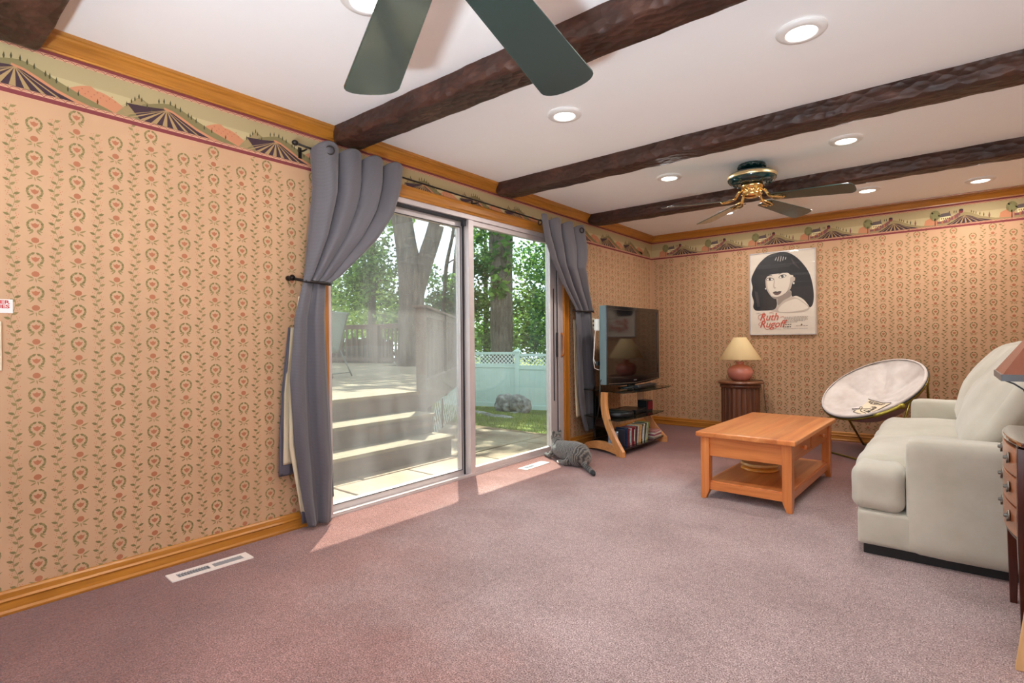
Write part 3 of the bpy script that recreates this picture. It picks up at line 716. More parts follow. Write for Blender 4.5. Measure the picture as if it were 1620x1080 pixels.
# ------------------------------------------------------------------ curtains
t = NT('curtain_fabric'); b = t.b
v = t.coords(); w1 = t.n('ShaderNodeTexWave'); w1.wave_type = 'BANDS'; w1.bands_direction = 'Z'; w1.inputs['Scale'].default_value = 70; w1.inputs['Distortion'].default_value = 0.4
t.l(v, w1.inputs['Vector'])
cc = t.ramp(w1.outputs['Fac'], [(0.25, srgb(72, 69, 74)), (0.75, srgb(96, 92, 97))])
t.l(cc, b.inputs['Base Color']); b.inputs['Roughness'].default_value = 0.62; b.inputs['Sheen Weight'].default_value = 0.25
t.bump(w1.outputs['Fac'], 0.12, 0.003); cur_m = t.m
lining_m = mat('curtain_lining', srgb(206, 190, 160), 0.8, var=0.04)
stain_m = NT('curtain_fabric_worn'); b = stain_m.b
hem_m = mat('curtain_hem', srgb(82, 78, 88), 0.65)
def smooth(t_): t_ = max(0, min(1, t_)); return t_*t_*(3-2*t_)
def interp(tab, z):
    if z >= tab[0][0]: return tab[0][1]
    for (a, va), (c, vc) in zip(tab[:-1], tab[1:]):
        if z >= c: return va+(vc-va)*smooth((a-z)/(a-c)) if False else va+(vc-va)*(a-z)/(a-c)
    return tab[-1][1]
def drape(zt, zb, left, right, amp, folds, x0, seed, bow=0.0, top=0.0, ph0=0.0):
    """hanging cloth between two edge curves; folds are rounded waves that deepen with amp"""
    def fn(u, v_):
        z = zt+(zb-zt)*v_
        l_, r_ = interp(left, z), interp(right, z)
        a = interp(amp, z); ph = ph0+0.6*noise.noise(Vector((u*2.5, z*1.1, seed)))*(1-max(0, 1-v_*6) if top else 1)
        c = sin(2*PI*folds*u+ph); wv = math.copysign(abs(c)**0.8, c)
        wv2 = sin(2*PI*folds*2.3*u+seed*2+z*0.8)*0.16*(min(1, v_*5) if top else 1)
        x = x0+a*(wv+wv2)+0.010*noise.noise(Vector((u*4, z*2.2, seed+3)))*min(1, v_*4)
        if bow: x += bow*max(0, sin(PI*min(1, max(0, (zt-z)/(zt-1.42)))))*u
        y = l_+(r_-l_)*u-a*0.62*cos(2*PI*folds*u+ph)*(1 if folds > 2 else 0.4)
        zz = z
        if top: zz = z+(top*2.0*(0.5+0.5*c)**0.7-top*0.9)*max(0, 1-v_*10)
        return (x, y, zz)
    return fn
def curtain(label, parts, loc):
    r = thing('curtain', label, 'curtain', loc)
    for nm, mb, mt, sol in parts:
        if isinstance(mb, list):
            for q in mb:
                q.v = [(a-loc[0], b_-loc[1], c-loc[2]) for a, b_, c in q.v]; q.build(nm, mt, r)
            continue
        mb.v = [(a-loc[0], b_-loc[1], c-loc[2]) for a, b_, c in mb.v]
        o = mb.build(nm, mt, r, solid=sol)
    return r
def ringtop(mb, ys, z):
    pass
# window-side panel, wide swag pulled to the wall
LL = [(2.27, 1.745), (2.0, 1.752), (1.73, 1.712), (1.54, 1.675), (1.45, 1.655)]
LR = [(2.27, 2.415), (2.13, 2.372), (1.92, 2.278), (1.75, 2.150), (1.61, 2.010), (1.49, 1.890), (1.45, 1.830)]
up = MB(); up.grid(drape(2.232, 1.445, LL, LR, [(2.27, 0.058), (2.1, 0.060), (1.7, 0.042), (1.45, 0.014)], 4.0, 0.112, 0.6, bow=0.05, top=0.042, ph0=-0.5), 260, 110)
BL = [(1.45, 1.655), (1.24, 1.600), (0.88, 1.572), (0.52, 1.595), (0.19, 1.640), (0.03, 1.670)]
BR = [(1.45, 1.800), (1.25, 1.790), (1.02, 1.800), (0.68, 1.822), (0.33, 1.838), (0.03, 1.815)]
lo_ = MB(); lo_.grid(drape(1.448, 0.022, BL, BR, [(1.45, 0.012), (1.2, 0.020), (0.8, 0.022), (0.02, 0.020)], 1.6, 0.098, 2.2), 110, 90)
lo2 = MB(); lo2.grid(drape(1.44, 0.145, [(1.45, 1.74), (1.0, 1.76), (0.145, 1.80)], [(1.45, 1.80), (1.0, 1.825), (0.33, 1.862), (0.145, 1.868)], [(1.45, 0.006), (0.1, 0.012)], 0.7, 0.060, 0.4), 40, 60)
li = MB(); li.grid(drape(1.36, 0.11, [(1.36, 1.640), (0.9, 1.585), (0.5, 1.575), (0.11, 1.640)], [(1.36, 1.76), (0.5, 1.70), (0.11, 1.70)], [(1.36, 0.008), (0.1, 0.010)], 0.9, 0.066, 1.0), 50, 60)
li2 = MB(); li2.grid(drape(1.18, 0.395, [(1.18, 1.600), (0.8, 1.560), (0.395, 1.553)], [(1.18, 1.66), (0.395, 1.63)], [(1.2, 0.004), (0.3, 0.006)], 0.5, 0.034, 0.3), 20, 50)
hm = MB(); hm.grid(drape(1.18, 0.335, [(1.18, 1.590), (0.8, 1.545), (0.335, 1.525)], [(1.18, 1.604), (0.8, 1.570), (0.335, 1.562)], [(1.2, 0.003), (0.3, 0.004)], 0.4, 0.036, 0.3), 8, 50)
hm.grid(drape(0.395, 0.332, [(0.395, 1.527), (0.332, 1.526)], [(0.395, 1.63), (0.332, 1.632)], [(1.2, 0.005), (0.3, 0.005)], 0.5, 0.034, 0.3), 20, 6)
hm.grid(drape(0.112, 0.040, [(0.112, 1.638), (0.040, 1.650)], [(0.112, 1.70), (0.04, 1.71)], [(1.2, 0.008), (0.03, 0.008)], 0.5, 0.066, 0.3), 20, 6)
rings = []
for (yy, xx, aa) in ((1.785, 0.174, -35), (1.95, 0.07, 80), (2.10, 0.07, 80), (2.26, 0.07, 80)):
    T = Matrix.Translation((xx, yy, 2.222)) @ Matrix.Rotation(math.radians(aa), 4, 'Z')
    rings.append(MB()); rings[-1].tube([(0, 0.024*cos(2*PI*k/20), 0.024*sin(2*PI*k/20)) for k in range(20)], 0.005, 8, 0, T, closed=True)
strap = MB(); strap.tube([(0.012, 1.612, 1.468), (0.05, 1.63, 1.462), (0.118, 1.66, 1.448), (0.134, 1.74, 1.442), (0.125, 1.80, 1.438), (0.09, 1.835, 1.442)], 0.009, 10); strap.ell((0.135, 1.76, 1.44), (0.008, 0.035, 0.011))
strap.lathe([(0.016, 0.0), (0.016, 0.012), (0.010, 0.02), (0.010, 0.045), (0.018, 0.05), (0.0, 0.056)], T=Matrix.Translation((0.0, 1.612, 1.468)) @ rot_to((1, 0, 0)), seg=20)
curtain('wide grey grommet curtain with cream lining at its foot, over the deck side', [('swag', up, cur_m, 0.003), ('tail', lo_, cur_m, 0.003), ('tail', lo2, cur_m, 0.003), ('lining', li, lining_m, 0.002), ('lining', li2, lining_m, 0.002), ('hem', hm, hem_m, 0.002), ('grommet', rings, iron, 0), ('tieback', strap, iron, 0)], (0.09, 1.70, 0.0))
# narrow panel by the television
RL = [(2.24, 3.945), (2.04, 4.02), (1.85, 4.13), (1.63, 4.31), (1.43, 4.53), (1.39, 4.565)]
RR = [(2.24, 4.705), (1.98, 4.715), (1.81, 4.68), (1.6, 4.78), (1.41, 4.905), (1.39, 4.91)]
up = MB(); up.grid(drape(2.200, 1.385, RL, RR, [(2.24, 0.056), (2.0, 0.054), (1.7, 0.036), (1.39, 0.013)], 3.5, 0.110, 1.9, bow=0.03, top=0.04, ph0=0.8), 260, 110)
TL = [(1.39, 4.575), (0.95, 4.60), (0.57, 4.625), (0.33, 4.66), (0.14, 4.74)]
TR = [(1.39, 4.915), (1.14, 4.94), (0.81, 4.97), (0.40, 4.985), (0.12, 4.99)]
lo_ = MB(); lo_.grid(drape(1.388, 0.16, TL, TR, [(1.39, 0.012), (1.1, 0.022), (0.14, 0.026)], 1.9, 0.100, 0.2), 110, 80)
li = MB(); li.grid(drape(1.30, 0.31, [(1.3, 4.600), (0.8, 4.612), (0.31, 4.640)], [(1.3, 4.70), (0.31, 4.74)], [(1.3, 0.005), (0.3, 0.008)], 0.8, 0.058, 0.4), 30, 50)
rings = []
for (yy, xx, aa) in ((4.03, 0.07, 80), (4.20, 0.07, 80), (4.38, 0.07, 80), (4.600, 0.172, -20)):
    T = Matrix.Translation((xx, yy, 2.186)) @ Matrix.Rotation(math.radians(aa), 4, 'Z')
    rings.append(MB()); rings[-1].tube([(0, 0.024*cos(2*PI*k/20), 0.024*sin(2*PI*k/20)) for k in range(20)], 0.005, 8, 0, T, closed=True)
strap = MB(); strap.tube([(0.09, 4.54, 1.392), (0.125, 4.58, 1.385), (0.138, 4.72, 1.383), (0.132, 4.86, 1.390), (0.10, 4.93, 1.398), (0.012, 4.965, 1.41)], 0.009, 10)
strap.ell((0.14, 4.86, 1.388), (0.008, 0.016, 0.014)); strap.lathe([(0.016, 0.0), (0.016, 0.012), (0.010, 0.02), (0.010, 0.045), (0.0, 0.056)], T=Matrix.Translation((0.0, 4.965, 1.41)) @ rot_to((1, 0, 0)), seg=20)
curtain('narrow grey grommet curtain tied back between the glass door and the television', [('swag', up, cur_m, 0.003), ('tail', lo_, cur_m, 0.003), ('lining', li, lining_m, 0.002), ('grommet', rings, iron, 0), ('tieback', strap, iron, 0)], (0.09, 4.75, 0.0))

# ------------------------------------------------------------------ small things on the walls
sg_ = MB(); sg_.box((0, -0.16, -0.028), (0.0015, 0.040, 0.028)); o = sg_.build('wall_sign', mat('sign_card', srgb(222, 212, 206), 0.5)); o.location = (0.0012, 0.384, 1.252)
tag(o, 'small white card with red lettering stuck on the wallpaper at the picture edge', 'sign')
red = mat('red_print', srgb(176, 52, 48), 0.6)
text('lettering', 'CENTER', red, 0.020, o, (0.0017, 0.030, 0.010), (PI/2, 0, PI/2), bold=0.0006, align='RIGHT', sx=1.35)
text('lettering', 'GAMES', red, 0.020, o, (0.0017, 0.030, -0.008), (PI/2, 0, PI/2), bold=0.0006, align='RIGHT', sx=1.35)
r = thing('picture_frame', 'sliver of a dark framed picture under the white card at the picture edge', 'picture', (0.0012, 0.26, 1.09))
m = MB(); m.box((0, -0.13, -0.10), (0.012, 0.128, 0.10)); m.build('frame', mat('cream_frame', srgb(208, 190, 160), 0.5), r, bevel=0.002)
m = MB(); m.box((0.012, -0.115, -0.088), (0.0135, 0.121, 0.088)); m.build('picture', mat('dark_picture', srgb(44, 30, 50), 0.4, var=0.3, vscale=9), r)
r = thing('wall_plate', 'small white wall plate between the narrow curtain and the television', 'wall plate', (0.0012, 5.085, 1.275))
m = MB(); m.box((0, -0.036, -0.058), (0.006, 0.036, 0.058)); m.build('plate', mat('plate_plastic', srgb(214, 198, 170), 0.4), r, bevel=0.002)
for q_ in (0.012, -0.034): m = MB(); m.box((0.006, -0.012, q_), (0.010, 0.012, q_+0.022)); m.build('socket', mat('plate_socket', srgb(70, 56, 42), 0.5), r)
# ------------------------------------------------------------------ television stand
hon = lambda ax: wood('honey_wood_'+ax, srgb(176, 112, 58), srgb(222, 158, 98), ax.upper(), 1.0, 0.35, 16, coat=0.2)
glass_blk = NT('smoked_glass'); 
glass_blk.t.nodes.remove(glass_blk.b); _t = glass_blk
tr = _t.n('ShaderNodeBsdfTransparent'); tr.inputs[0].default_value = (0.42, 0.52, 0.49, 1); gl = _t.n('ShaderNodeBsdfGlossy'); gl.inputs['Roughness'].default_value = 0.03
mx = _t.n('ShaderNodeMixShader'); _t.l(facing(_t, 0.05), mx.inputs[0]); _t.l(tr.outputs[0], mx.inputs[1]); _t.l(gl.outputs[0], mx.inputs[2]); _t.l(mx.outputs[0], _t.o.inputs[0])
smoked = _t.m
black_gl = mat('black_gloss', srgb(12, 14, 16), 0.12, coat=0.4)
black_pl = mat('black_plastic', srgb(20, 24, 28), 0.35)
r = thing('tv_stand', 'corner television stand with curved honey wood legs and smoked glass shelves', 'television stand', (0.40, 5.0, 0))
o0 = (0.40, 5.0)
def sideframe(A, B, nm):
    A = Vector((A[0]-o0[0], A[1]-o0[1], 0)); B = Vector((B[0]-o0[0], B[1]-o0[1], 0)); D = (B-A); ln = D.length; D.normalize(); Nn = Vector((-D.y, D.x, 0))
    T = Matrix(((D.x, Nn.x, 0, A.x), (D.y, Nn.y, 0, A.y), (0, 0, 1, 0), (0, 0, 0, 1)))
    m = MB(); n = 22; L_, R_ = [], []
    for i in range(n+1):
        z = 0.585*i/n; zq = max(z, 0.055); c = ln*(0.50+0.46*(1-zq/0.585)**1.9-0.05*(1-abs(2*zq/0.585-1)**2)); w = 0.036+0.010*(1-z/0.585)
        L_.append((c-w, z)); R_.append((c+w, z))
    m.prism(L_+R_[::-1], -0.018, 0.018, 'y', 0, T)
    leg = m.build('leg', hon('z'), r, bevel=0.003)
    m = MB(); up, dn = [], []
    for i in range(n+1):
        f = i/n; s = ln*(0.0+0.93*f)
        up.append((s, 0.045+0.075*sin(PI*min(1, f*0.95))**0.8*(1-0.25*f))); dn.append((s, 0.0+0.030*sin(PI*f)))
    m.prism(dn+up[::-1], -0.0175, 0.0175, 'y', 0, T); m.build('foot', hon('x'), r, bevel=0.003)
sideframe((0.136, 4.69), (0.700, 4.479), 'a'); sideframe((0.136, 5.29), (0.700, 5.49), 'b')
def shelf(z, pts, th, bulge):
    (rl, fl, frr, rr) = pts; poly = [rl, fl]
    for k in range(1, 10):
        f = k/10; poly.append((fl[0]+(frr[0]-fl[0])*f+bulge*4*f*(1-f), fl[1]+(frr[1]-fl[1])*f))
    poly += [frr, rr]
    m = MB(); m.prism([(a-o0[0], b_-o0[1]) for a, b_ in poly], z-th/2, z+th/2, 'z'); m.build('glass_shelf', smoked, r, bevel=0.001)
shelf(0.592, ((0.08, 4.70), (0.650, 4.537), (0.690, 5.54), (0.08, 5.36)), 0.010, 0.05)
shelf(0.330, ((0.12, 4.68), (0.60, 4.50), (0.640, 5.47), (0.12, 5.32)), 0.009, 0.04)
m = MB(); m.prism([(a-o0[0], b_-o0[1]) for a, b_ in ((0.16, 4.70), (0.64, 4.52), (0.67, 4.99), (0.64, 5.45), (0.16, 5.28))], 0.058, 0.072, 'z'); m.build('bottom_shelf', black_gl, r, bevel=0.001)
m = MB(); m.box((0.13-o0[0], 4.86-o0[1], 0.072), (0.155-o0[0], 5.12-o0[1], 0.585)); m.build('back_panel', black_gl, r, bevel=0.002)

# ------------------------------------------------------------------ television
tx, ty = 0.405, 5.175
r = thing('television', 'large black flat screen television on the glass stand in the corner', 'television', (tx, ty, 0.597), math.radians(-1.5))
W2 = 0.572; Z0, Z1 = 0.048, 0.830
tv_side = mat('tv_side_plastic', srgb(96, 116, 120), 0.35)
m = MB(); prof = [(-W2, Z0+0.01), (-W2*0.5, Z0-0.012), (0, Z0-0.018), (W2*0.5, Z0-0.012), (W2, Z0+0.01), (W2, Z1), (-W2, Z1)]
m.prism(prof, -0.035, 0.040, 'x'); sh_ = m.build('shell', [tv_side], r, bevel=0.004)
m = MB(); m.box((-0.075, -W2+0.10, Z0+0.08), (-0.034, W2-0.10, Z1-0.07)); m.build('rear_cover', black_pl, r, bevel=0.012)
m = MB(); b0 = 0.036
m.prism([(-W2, Z0+0.01), (-W2*0.5, Z0-0.012), (0, Z0-0.018), (W2*0.5, Z0-0.012), (W2, Z0+0.01), (W2, Z0+0.075), (-W2, Z0+0.075)], 0.040, 0.048, 'x')
m.box((0.040, -W2, Z1-b0), (0.048, W2, Z1)); m.box((0.040, -W2, Z0+0.07), (0.048, -W2+b0, Z1-b0)); m.box((0.040, W2-b0, Z0+0.07), (0.048, W2, Z1-b0))
m.build('bezel', black_gl, r, bevel=0.002)
m = MB(); m.box((0.040, -W2+b0, Z0+0.075), (0.0425, W2-b0, Z1-b0)); m.build('screen', mat('tv_screen', srgb(8, 8, 10), 0.06, spec=0.9), r)
m = MB(); m.box((0.0482, -0.03, Z0+0.022), (0.0486, 0.03, Z0+0.032)); m.build('badge', mat('silver_badge', srgb(190, 195, 198), 0.3, 0.8), r)
m = MB(); m.tube([(0.0485, -W2*0.95, Z0+0.020), (0.0487, 0, Z0-0.004), (0.0485, W2*0.95, Z0+0.020)], 0.0018, 6); m.build('trim_line', mat('tv_trim_line', srgb(150, 130, 110), 0.3, 0.6), r)
m = MB(); m.box((-0.02, -0.06, 0.012), (0.015, 0.06, 0.06)); m.build('neck', black_gl, r, bevel=0.004)
m = MB(); m.lathe([(0.20, 0.001), (0.205, 0.004), (0.19, 0.010), (0.08, 0.016), (0, 0.018)], seg=48); 
m.v = [(a*0.62+0.02, b_*1.15, c) for a, b_, c in m.v]; m.build('base', mat('tv_base_gloss', srgb(26, 44, 48), 0.12, coat=0.5), r)
m = MB()
m.tube([(-0.05, -W2+0.06, 0.66), (-0.06, -W2-0.03, 0.60), (-0.06, -W2-0.055, 0.45), (-0.06, -W2-0.075, 0.30), (-0.06, -W2-0.05, 0.22), (-0.05, -W2+0.01, 0.20), (-0.045, -W2+0.05, 0.22)], 0.0035, 6)
m.tube([(-0.05, -W2+0.06, 0.64), (-0.07, -W2-0.02, 0.57), (-0.07, -W2-0.035, 0.42), (-0.07, -W2-0.05, 0.31), (-0.06, -W2-0.02, 0.25), (-0.05, -W2+0.05, 0.26)], 0.0035, 6)
m.build('white_cable', mat('white_cable_plastic', srgb(226, 222, 214), 0.5), r)
m = MB(); m.box((-0.07, -W2-0.03, 0.245), (-0.04, -W2+0.06, 0.285)); m.build('plug', black_pl, r, bevel=0.003)
m = MB(); m.box((-0.075, -W2-0.035, 0.585), (-0.035, -W2+0.05, 0.700)); m.build('sticker_box', mat('white_box', srgb(226, 232, 228), 0.5), r, bevel=0.01)
m = MB(); m.tube([(-0.02, -W2+0.02, 0.13), (-0.02, -W2-0.02, 0.08), (0.0, -W2-0.055, 0.03), (0.0, -W2-0.065, -0.05), (-0.01, -W2-0.055, -0.14), (-0.05, -W2-0.02, -0.24), (-0.10, -W2+0.02, -0.30), (-0.15, -W2+0.05, -0.50), (-0.2, -W2+0.1, -0.57)], 0.0045, 8)
m.build('power_cord', black_pl, r)
m = MB(); m.box((0.041, -W2+0.01, Z1-0.005), (0.0475, W2-0.01, Z1+0.0)); m.build('top_edge', black_pl, r)

# things on the stand
r = thing('soundbar', 'long low black bar on the top glass shelf, beside the television foot', 'speaker', (0.560, 5.18, 0.5975), math.radians(2))
m = MB(); m.soft((0, 0, 0.018), (0.07, 0.46, 0.034), 0.012, n=8); m.build('body', black_pl, r)
r = thing('disc_player', 'rounded black disc player on the middle glass shelf', 'disc player', (0.44, 4.80, 0.335), math.radians(-8))
m = MB(); m.lathe([(0.150, 0.0), (0.158, 0.010), (0.158, 0.040), (0.150, 0.052), (0.06, 0.058), (0, 0.058)], seg=48); m.build('body', black_pl, r)
m = MB(); m.lathe([(0.125, 0.0545), (0.120, 0.0600), (0, 0.063)], seg=40); m.build('lid', mat('player_lid', srgb(40, 42, 40), 0.3), r)
r = thing('set_top_box', 'flat black box behind the round disc player on the middle shelf', 'set top box', (0.42, 5.12, 0.335), 0.06)
m = MB(); m.box((-0.12, -0.14, 0.004), (0.12, 0.14, 0.045)); m.build('case', black_pl, r, bevel=0.004)
for a in (-0.09, 0.09):
    for b_ in (-0.11, 0.11): m = MB(); m.lathe([(0.01, 0), (0.01, 0.004)], (a, b_, 0), 12); m.build('foot', black_pl, r)
r = thing('speaker_cube', 'small black box with a dark red face at the far end of the middle shelf', 'speaker', (0.49, 5.325, 0.335), -0.15)
m = MB(); m.box((-0.055, -0.06, 0), (0.055, 0.06, 0.115)); m.build('case', black_pl, r, bevel=0.004)
m = MB(); m.box((0.055, -0.035, 0.02), (0.058, 0.055, 0.105)); m.build('face', mat('dark_red_face', srgb(116, 20, 36), 0.35), r)
cases = [((40, 52, 78), 0.0, 0.145, 'dark navy disc case standing first in the row on the bottom shelf'),
         ((150, 60, 62), 0.02, 0.135, 'dull red disc case next to the navy one'), ((176, 176, 170), 0.03, 0.135, 'pale grey disc case between two red ones'),
         ((128, 44, 52), 0.04, 0.135, 'dark crimson disc case in the first third of the row'), ((92, 36, 60), 0.06, 0.135, 'plum coloured disc case in the first third of the row'),
         ((186, 84, 74), 0.08, 0.138, 'brick red disc case just before the black cases'), ((40, 42, 46), 0.10, 0.138, 'black disc case leaning in the middle of the row'),
         ((212, 206, 190), 0.12, 0.140, 'off-white disc case next to the black one'), ((196, 150, 84), 0.14, 0.140, 'ochre disc case in the middle of the row'),
         ((226, 180, 120), 0.15, 0.144, 'light orange disc case beside the ochre one'), ((70, 58, 40), 0.16, 0.146, 'brown disc case after the orange one'),
         ((222, 214, 190), 0.17, 0.148, 'cream disc case, widest pale spine in the row'), ((40, 70, 72), 0.18, 0.150, 'dark teal disc case after the cream one'),
         ((206, 196, 150), 0.18, 0.152, 'straw coloured disc case near the end of the row'), ((150, 160, 90), 0.19, 0.154, 'yellow-green disc case, last upright one of the row')]
y = 4.66
for i, (c, lean, hh, lb) in enumerate(cases):
    th = 0.015 if i != 11 else 0.022
    r = thing('disc_case', lb, 'disc case', (0.545, y, 0.0735), 0.0, 'disc cases on the bottom shelf')
    r.rotation_euler = (-lean*1.15-0.02, 0, 0)
    m = MB(); m.box((-0.055, 0, 0.0), (0.075, th*0.86, hh+0.030)); 
    cm = mat('case_%d' % i, srgb(*c), 0.25, var=0.25, vscale=55, coat=0.3); m.build('case', cm, r, bevel=0.0015)
    m = MB(); m.box((0.0751, th*0.15, 0.03), (0.0756, th*0.7, hh+0.01)); m.build('spine_print', mat('spine_%d' % i, srgb(*[min(255, 255-x//2) if i % 3 == 1 else max(20, x-60) for x in c]), 0.4), r)
    y += th*1.02+lean*0.014+0.0125*(1 if i > 0 else 2)
for k, c in enumerate(((206, 190, 170), (150, 70, 90), (220, 214, 200), (176, 120, 120))):
    r = thing('disc_case', ['cream disc case lying at the bottom of the flat pile', 'rosy disc case lying second in the flat pile', 'white disc case lying third in the flat pile', 'dusty pink disc case on top of the flat pile'][k], 'disc case', (0.56, 5.335, 0.0735+k*0.0165), 0.05*k-0.05, 'disc cases lying beside the row')
    m = MB(); m.box((-0.07, -0.09, 0), (0.065, 0.09, 0.0155)); m.build('case', mat('flat_case_%d' % k, srgb(*c), 0.3, var=0.2, vscale=60), r, bevel=0.001)
r = thing('paper_bag', 'shiny silver wrapped packet beside the front leg, on the bottom shelf', 'packet', (0.50, 4.600, 0.0735), 0.1)
m = MB(); m.soft((0, 0, 0.075), (0.10, 0.045, 0.145), 0.02, nz=0.006, nscale=30, n=10); m.build('packet', mat('silver_wrap', srgb(180, 196, 214), 0.2, 0.7), r)
r = thing('disc_album', 'black zip disc album standing between the silver packet and the navy case', 'disc album', (0.53, 4.636, 0.0735))
m = MB(); m.box((-0.06, -0.010, 0), (0.07, 0.010, 0.16)); m.build('cover', mat('album_vinyl', srgb(36, 38, 50), 0.3), r, bevel=0.003)

# ------------------------------------------------------------------ coffee table
pine = lambda ax: wood('orange_pine_'+ax, srgb(186, 100, 44), srgb(222, 142, 78), ax.upper(), 1.0, 0.3, 14, coat=0.35)
r = thing('coffee_table', 'orange pine coffee table with an open lower shelf and knobbed drawers', 'coffee table', (1.972, 4.265, 0), math.radians(-2.0))
hx, hy = 0.312, 0.622; ZT = 0.458
def planked(name, x0, x1, y0, y1, z0, z1, n, m_, par, bev=0.008):
    m = MB(); m.box((x0, y0, z0), (x1, y1, z1)); return m.build(name, m_, par, bevel=bev, bseg=3)
t = NT('pine_top'); b = t.b
vv = t.coords((1, 0.06, 1)); f1 = t.noise(vv, 13, 5, 0.6, 0.7); 
v2 = t.coords((1, 1, 1)); sx = t.n('ShaderNodeSeparateXYZ'); t.l(v2, sx.inputs[0]); ma = t.n('ShaderNodeMath', operation='MULTIPLY'); ma.inputs[1].default_value = 9.6; t.l(sx.outputs[0], ma.inputs[0]); fl = t.n('ShaderNodeMath', operation='FLOOR'); t.l(ma.outputs[0], fl.inputs[0]); wn = t.n('ShaderNodeTexWhiteNoise', noise_dimensions='1D'); t.l(fl.outputs[0], wn.inputs['W'])
hs = t.n('ShaderNodeHueSaturation'); t.l(t.ramp(f1, [(0.3, srgb(190, 104, 50)), (0.55, srgb(214, 134, 74)), (0.75, srgb(228, 156, 96))]), hs.inputs['Color'])
mr = t.n('ShaderNodeMapRange'); mr.inputs[3].default_value = 0.86; mr.inputs[4].default_value = 1.14; t.l(wn.outputs['Value'], mr.inputs[0]); t.l(mr.outputs[0], hs.inputs['Value']); t.l(hs.outputs[0], b.inputs['Base Color'])
b.inputs['Roughness'].default_value = 0.3; b.inputs['Coat Weight'].default_value = 0.3
planked('tabletop', -hx, hx, -hy, hy, ZT-0.034, ZT, 6, t.m, r)
lx, ly = hx-0.055, hy-0.055; LW = 0.058
for sx_ in (-1, 1):
    for sy in (-1, 1):
        m = MB()
        a = LW/2; zs = [(0, 0.55), (0.05, 0.9), (0.075, 1.0), (ZT-0.030, 1.0)]
        vs = []
        for z, k in zs:
            ox, oy = sx_*a, sy*a   # outer corner fixed, inner faces taper at the foot
            xs = [ox, ox-sx_*2*a*k]; ys = [oy, oy-sy*2*a*k]
            x0_, x1_ = min(xs), max(xs); y0_, y1_ = min(ys), max(ys)
            vs += [(x0_, y0_, z), (x1_, y0_, z), (x1_, y1_, z), (x0_, y1_, z)]
        fs = [(3, 2, 1, 0), (12, 13, 14, 15)]
        for i in range(3):
            for k in range(4): k2 = (k+1) % 4; fs.append((i*4+k, i*4+k2, (i+1)*4+k2, (i+1)*4+k))
        m.add([(x+sx_*lx, y_+sy*ly, z) for x, y_, z in vs], fs); m.build('leg', pine('z'), r, bevel=0.003)
for q_ in (-ly, ly): ap = MB(); ap.box((-lx+0.02, q_-0.012, ZT-0.165), (lx-0.02, q_+0.012, ZT-0.030)); ap.build('apron', pine('x'), r, bevel=0.003)
ap = MB(); ap.box((-lx-0.012, -ly+0.02, ZT-0.165), (-lx+0.012, ly-0.02, ZT-0.030)); ap.build('apron', pine('y'), r, bevel=0.003)
ap = MB(); ap.box((lx-0.014, -ly+0.02, ZT-0.165), (lx+0.006, ly-0.02, ZT-0.150)); ap.box((lx-0.014, -0.012, ZT-0.15), (lx+0.006, 0.012, ZT-0.030)); ap.build('apron', pine('y'), r, bevel=0.003)
for sy in (-1, 1):
    m = MB(); ya, yb = (0.016, ly-0.032) if sy > 0 else (-ly+0.032, -0.016)
    m.box((lx-0.012, ya, ZT-0.147), (lx+0.012, yb, ZT-0.036)); dr = m.build('drawer', pine('y'), r, bevel=0.004)
    for yk in ((ya+yb)/2,):
        m = MB(); m.lathe([(0.007, 0), (0.007, 0.010), (0.015, 0.018), (0.0165, 0.024), (0.013, 0.031), (0, 0.034)], seg=20, T=Matrix.Translation((lx+0.012, yk, ZT-0.092)) @ rot_to((1, 0, 0))); m.build('knob', pine('z'), dr)
m = MB(); m.box((-lx, -ly, 0.102), (lx, ly, 0.122)); m.build('shelf', t.m, r, bevel=0.003)
for q_ in (-1, 1):
    m = MB(); m.box((-lx+0.02, q_*ly-0.012, 0.062), (lx-0.02, q_*ly+0.012, 0.112)); m.build('rail', pine('x'), r, bevel=0.003)
    m = MB(); m.box((q_*lx-0.012, -ly+0.02, 0.062), (q_*lx+0.012, ly-0.02, 0.112)); m.build('rail', pine('y'), r, bevel=0.003)
amber = mat('turntable_wood', srgb(226, 156, 66), 0.28, var=0.06, vscale=12, coat=0.4)
r = thing('lazy_susan', 'round pale wooden turntable on the lower shelf of the coffee table', 'turntable', (1.905, 4.235, 0.1225))
m = MB(); m.lathe([(0.122, 0.0), (0.128, 0.004), (0.128, 0.014), (0.120, 0.020), (0, 0.020)], seg=48); m.build('base', amber, r)
m = MB(); m.lathe([(0.07, 0.020), (0.07, 0.028), (0.118, 0.030), (0.130, 0.040), (0.132, 0.052), (0.122, 0.058), (0.112, 0.052), (0, 0.050)], seg=48); m.build('plate', mat('turntable_plate', srgb(236, 190, 120), 0.3, coat=0.3), r)

# ------------------------------------------------------------------ fluted pedestal and lamp
wal = wood('walnut_pedestal', srgb(64, 34, 20), srgb(122, 74, 48), 'Z', 1, 0.4, 20, coat=0.15)
r = thing('pedestal_table', 'round dark walnut side table with fluted sides, under the pink lamp', 'side table', (1.188, 6.285, 0))
m = MB(); seg = 208; n_f = 26; prof_z = [0.0, 0.03, 0.032, 0.555]
def rad(k, z): return 0.212 if z < 0.031 else 0.200-0.010*abs(sin(PI*n_f*k/seg))**0.6*1.0
vs = []; fs = []
for z in prof_z:
    for k in range(seg):
        a = 2*PI*k/seg; q = rad(k, z); vs.append((q*cos(a), q*sin(a), z))
for i in range(3):
    for k in range(seg): k2 = (k+1) % seg; fs.append((i*seg+k, i*seg+k2, (i+1)*seg+k2, (i+1)*seg+k))
m.add(vs, fs); m.build('drum', wal, r)
m = MB(); m.lathe([(0.205, 0.548), (0.214, 0.550), (0.214, 0.586), (0.208, 0.588)], seg=64); m.build('collar', wal, r)
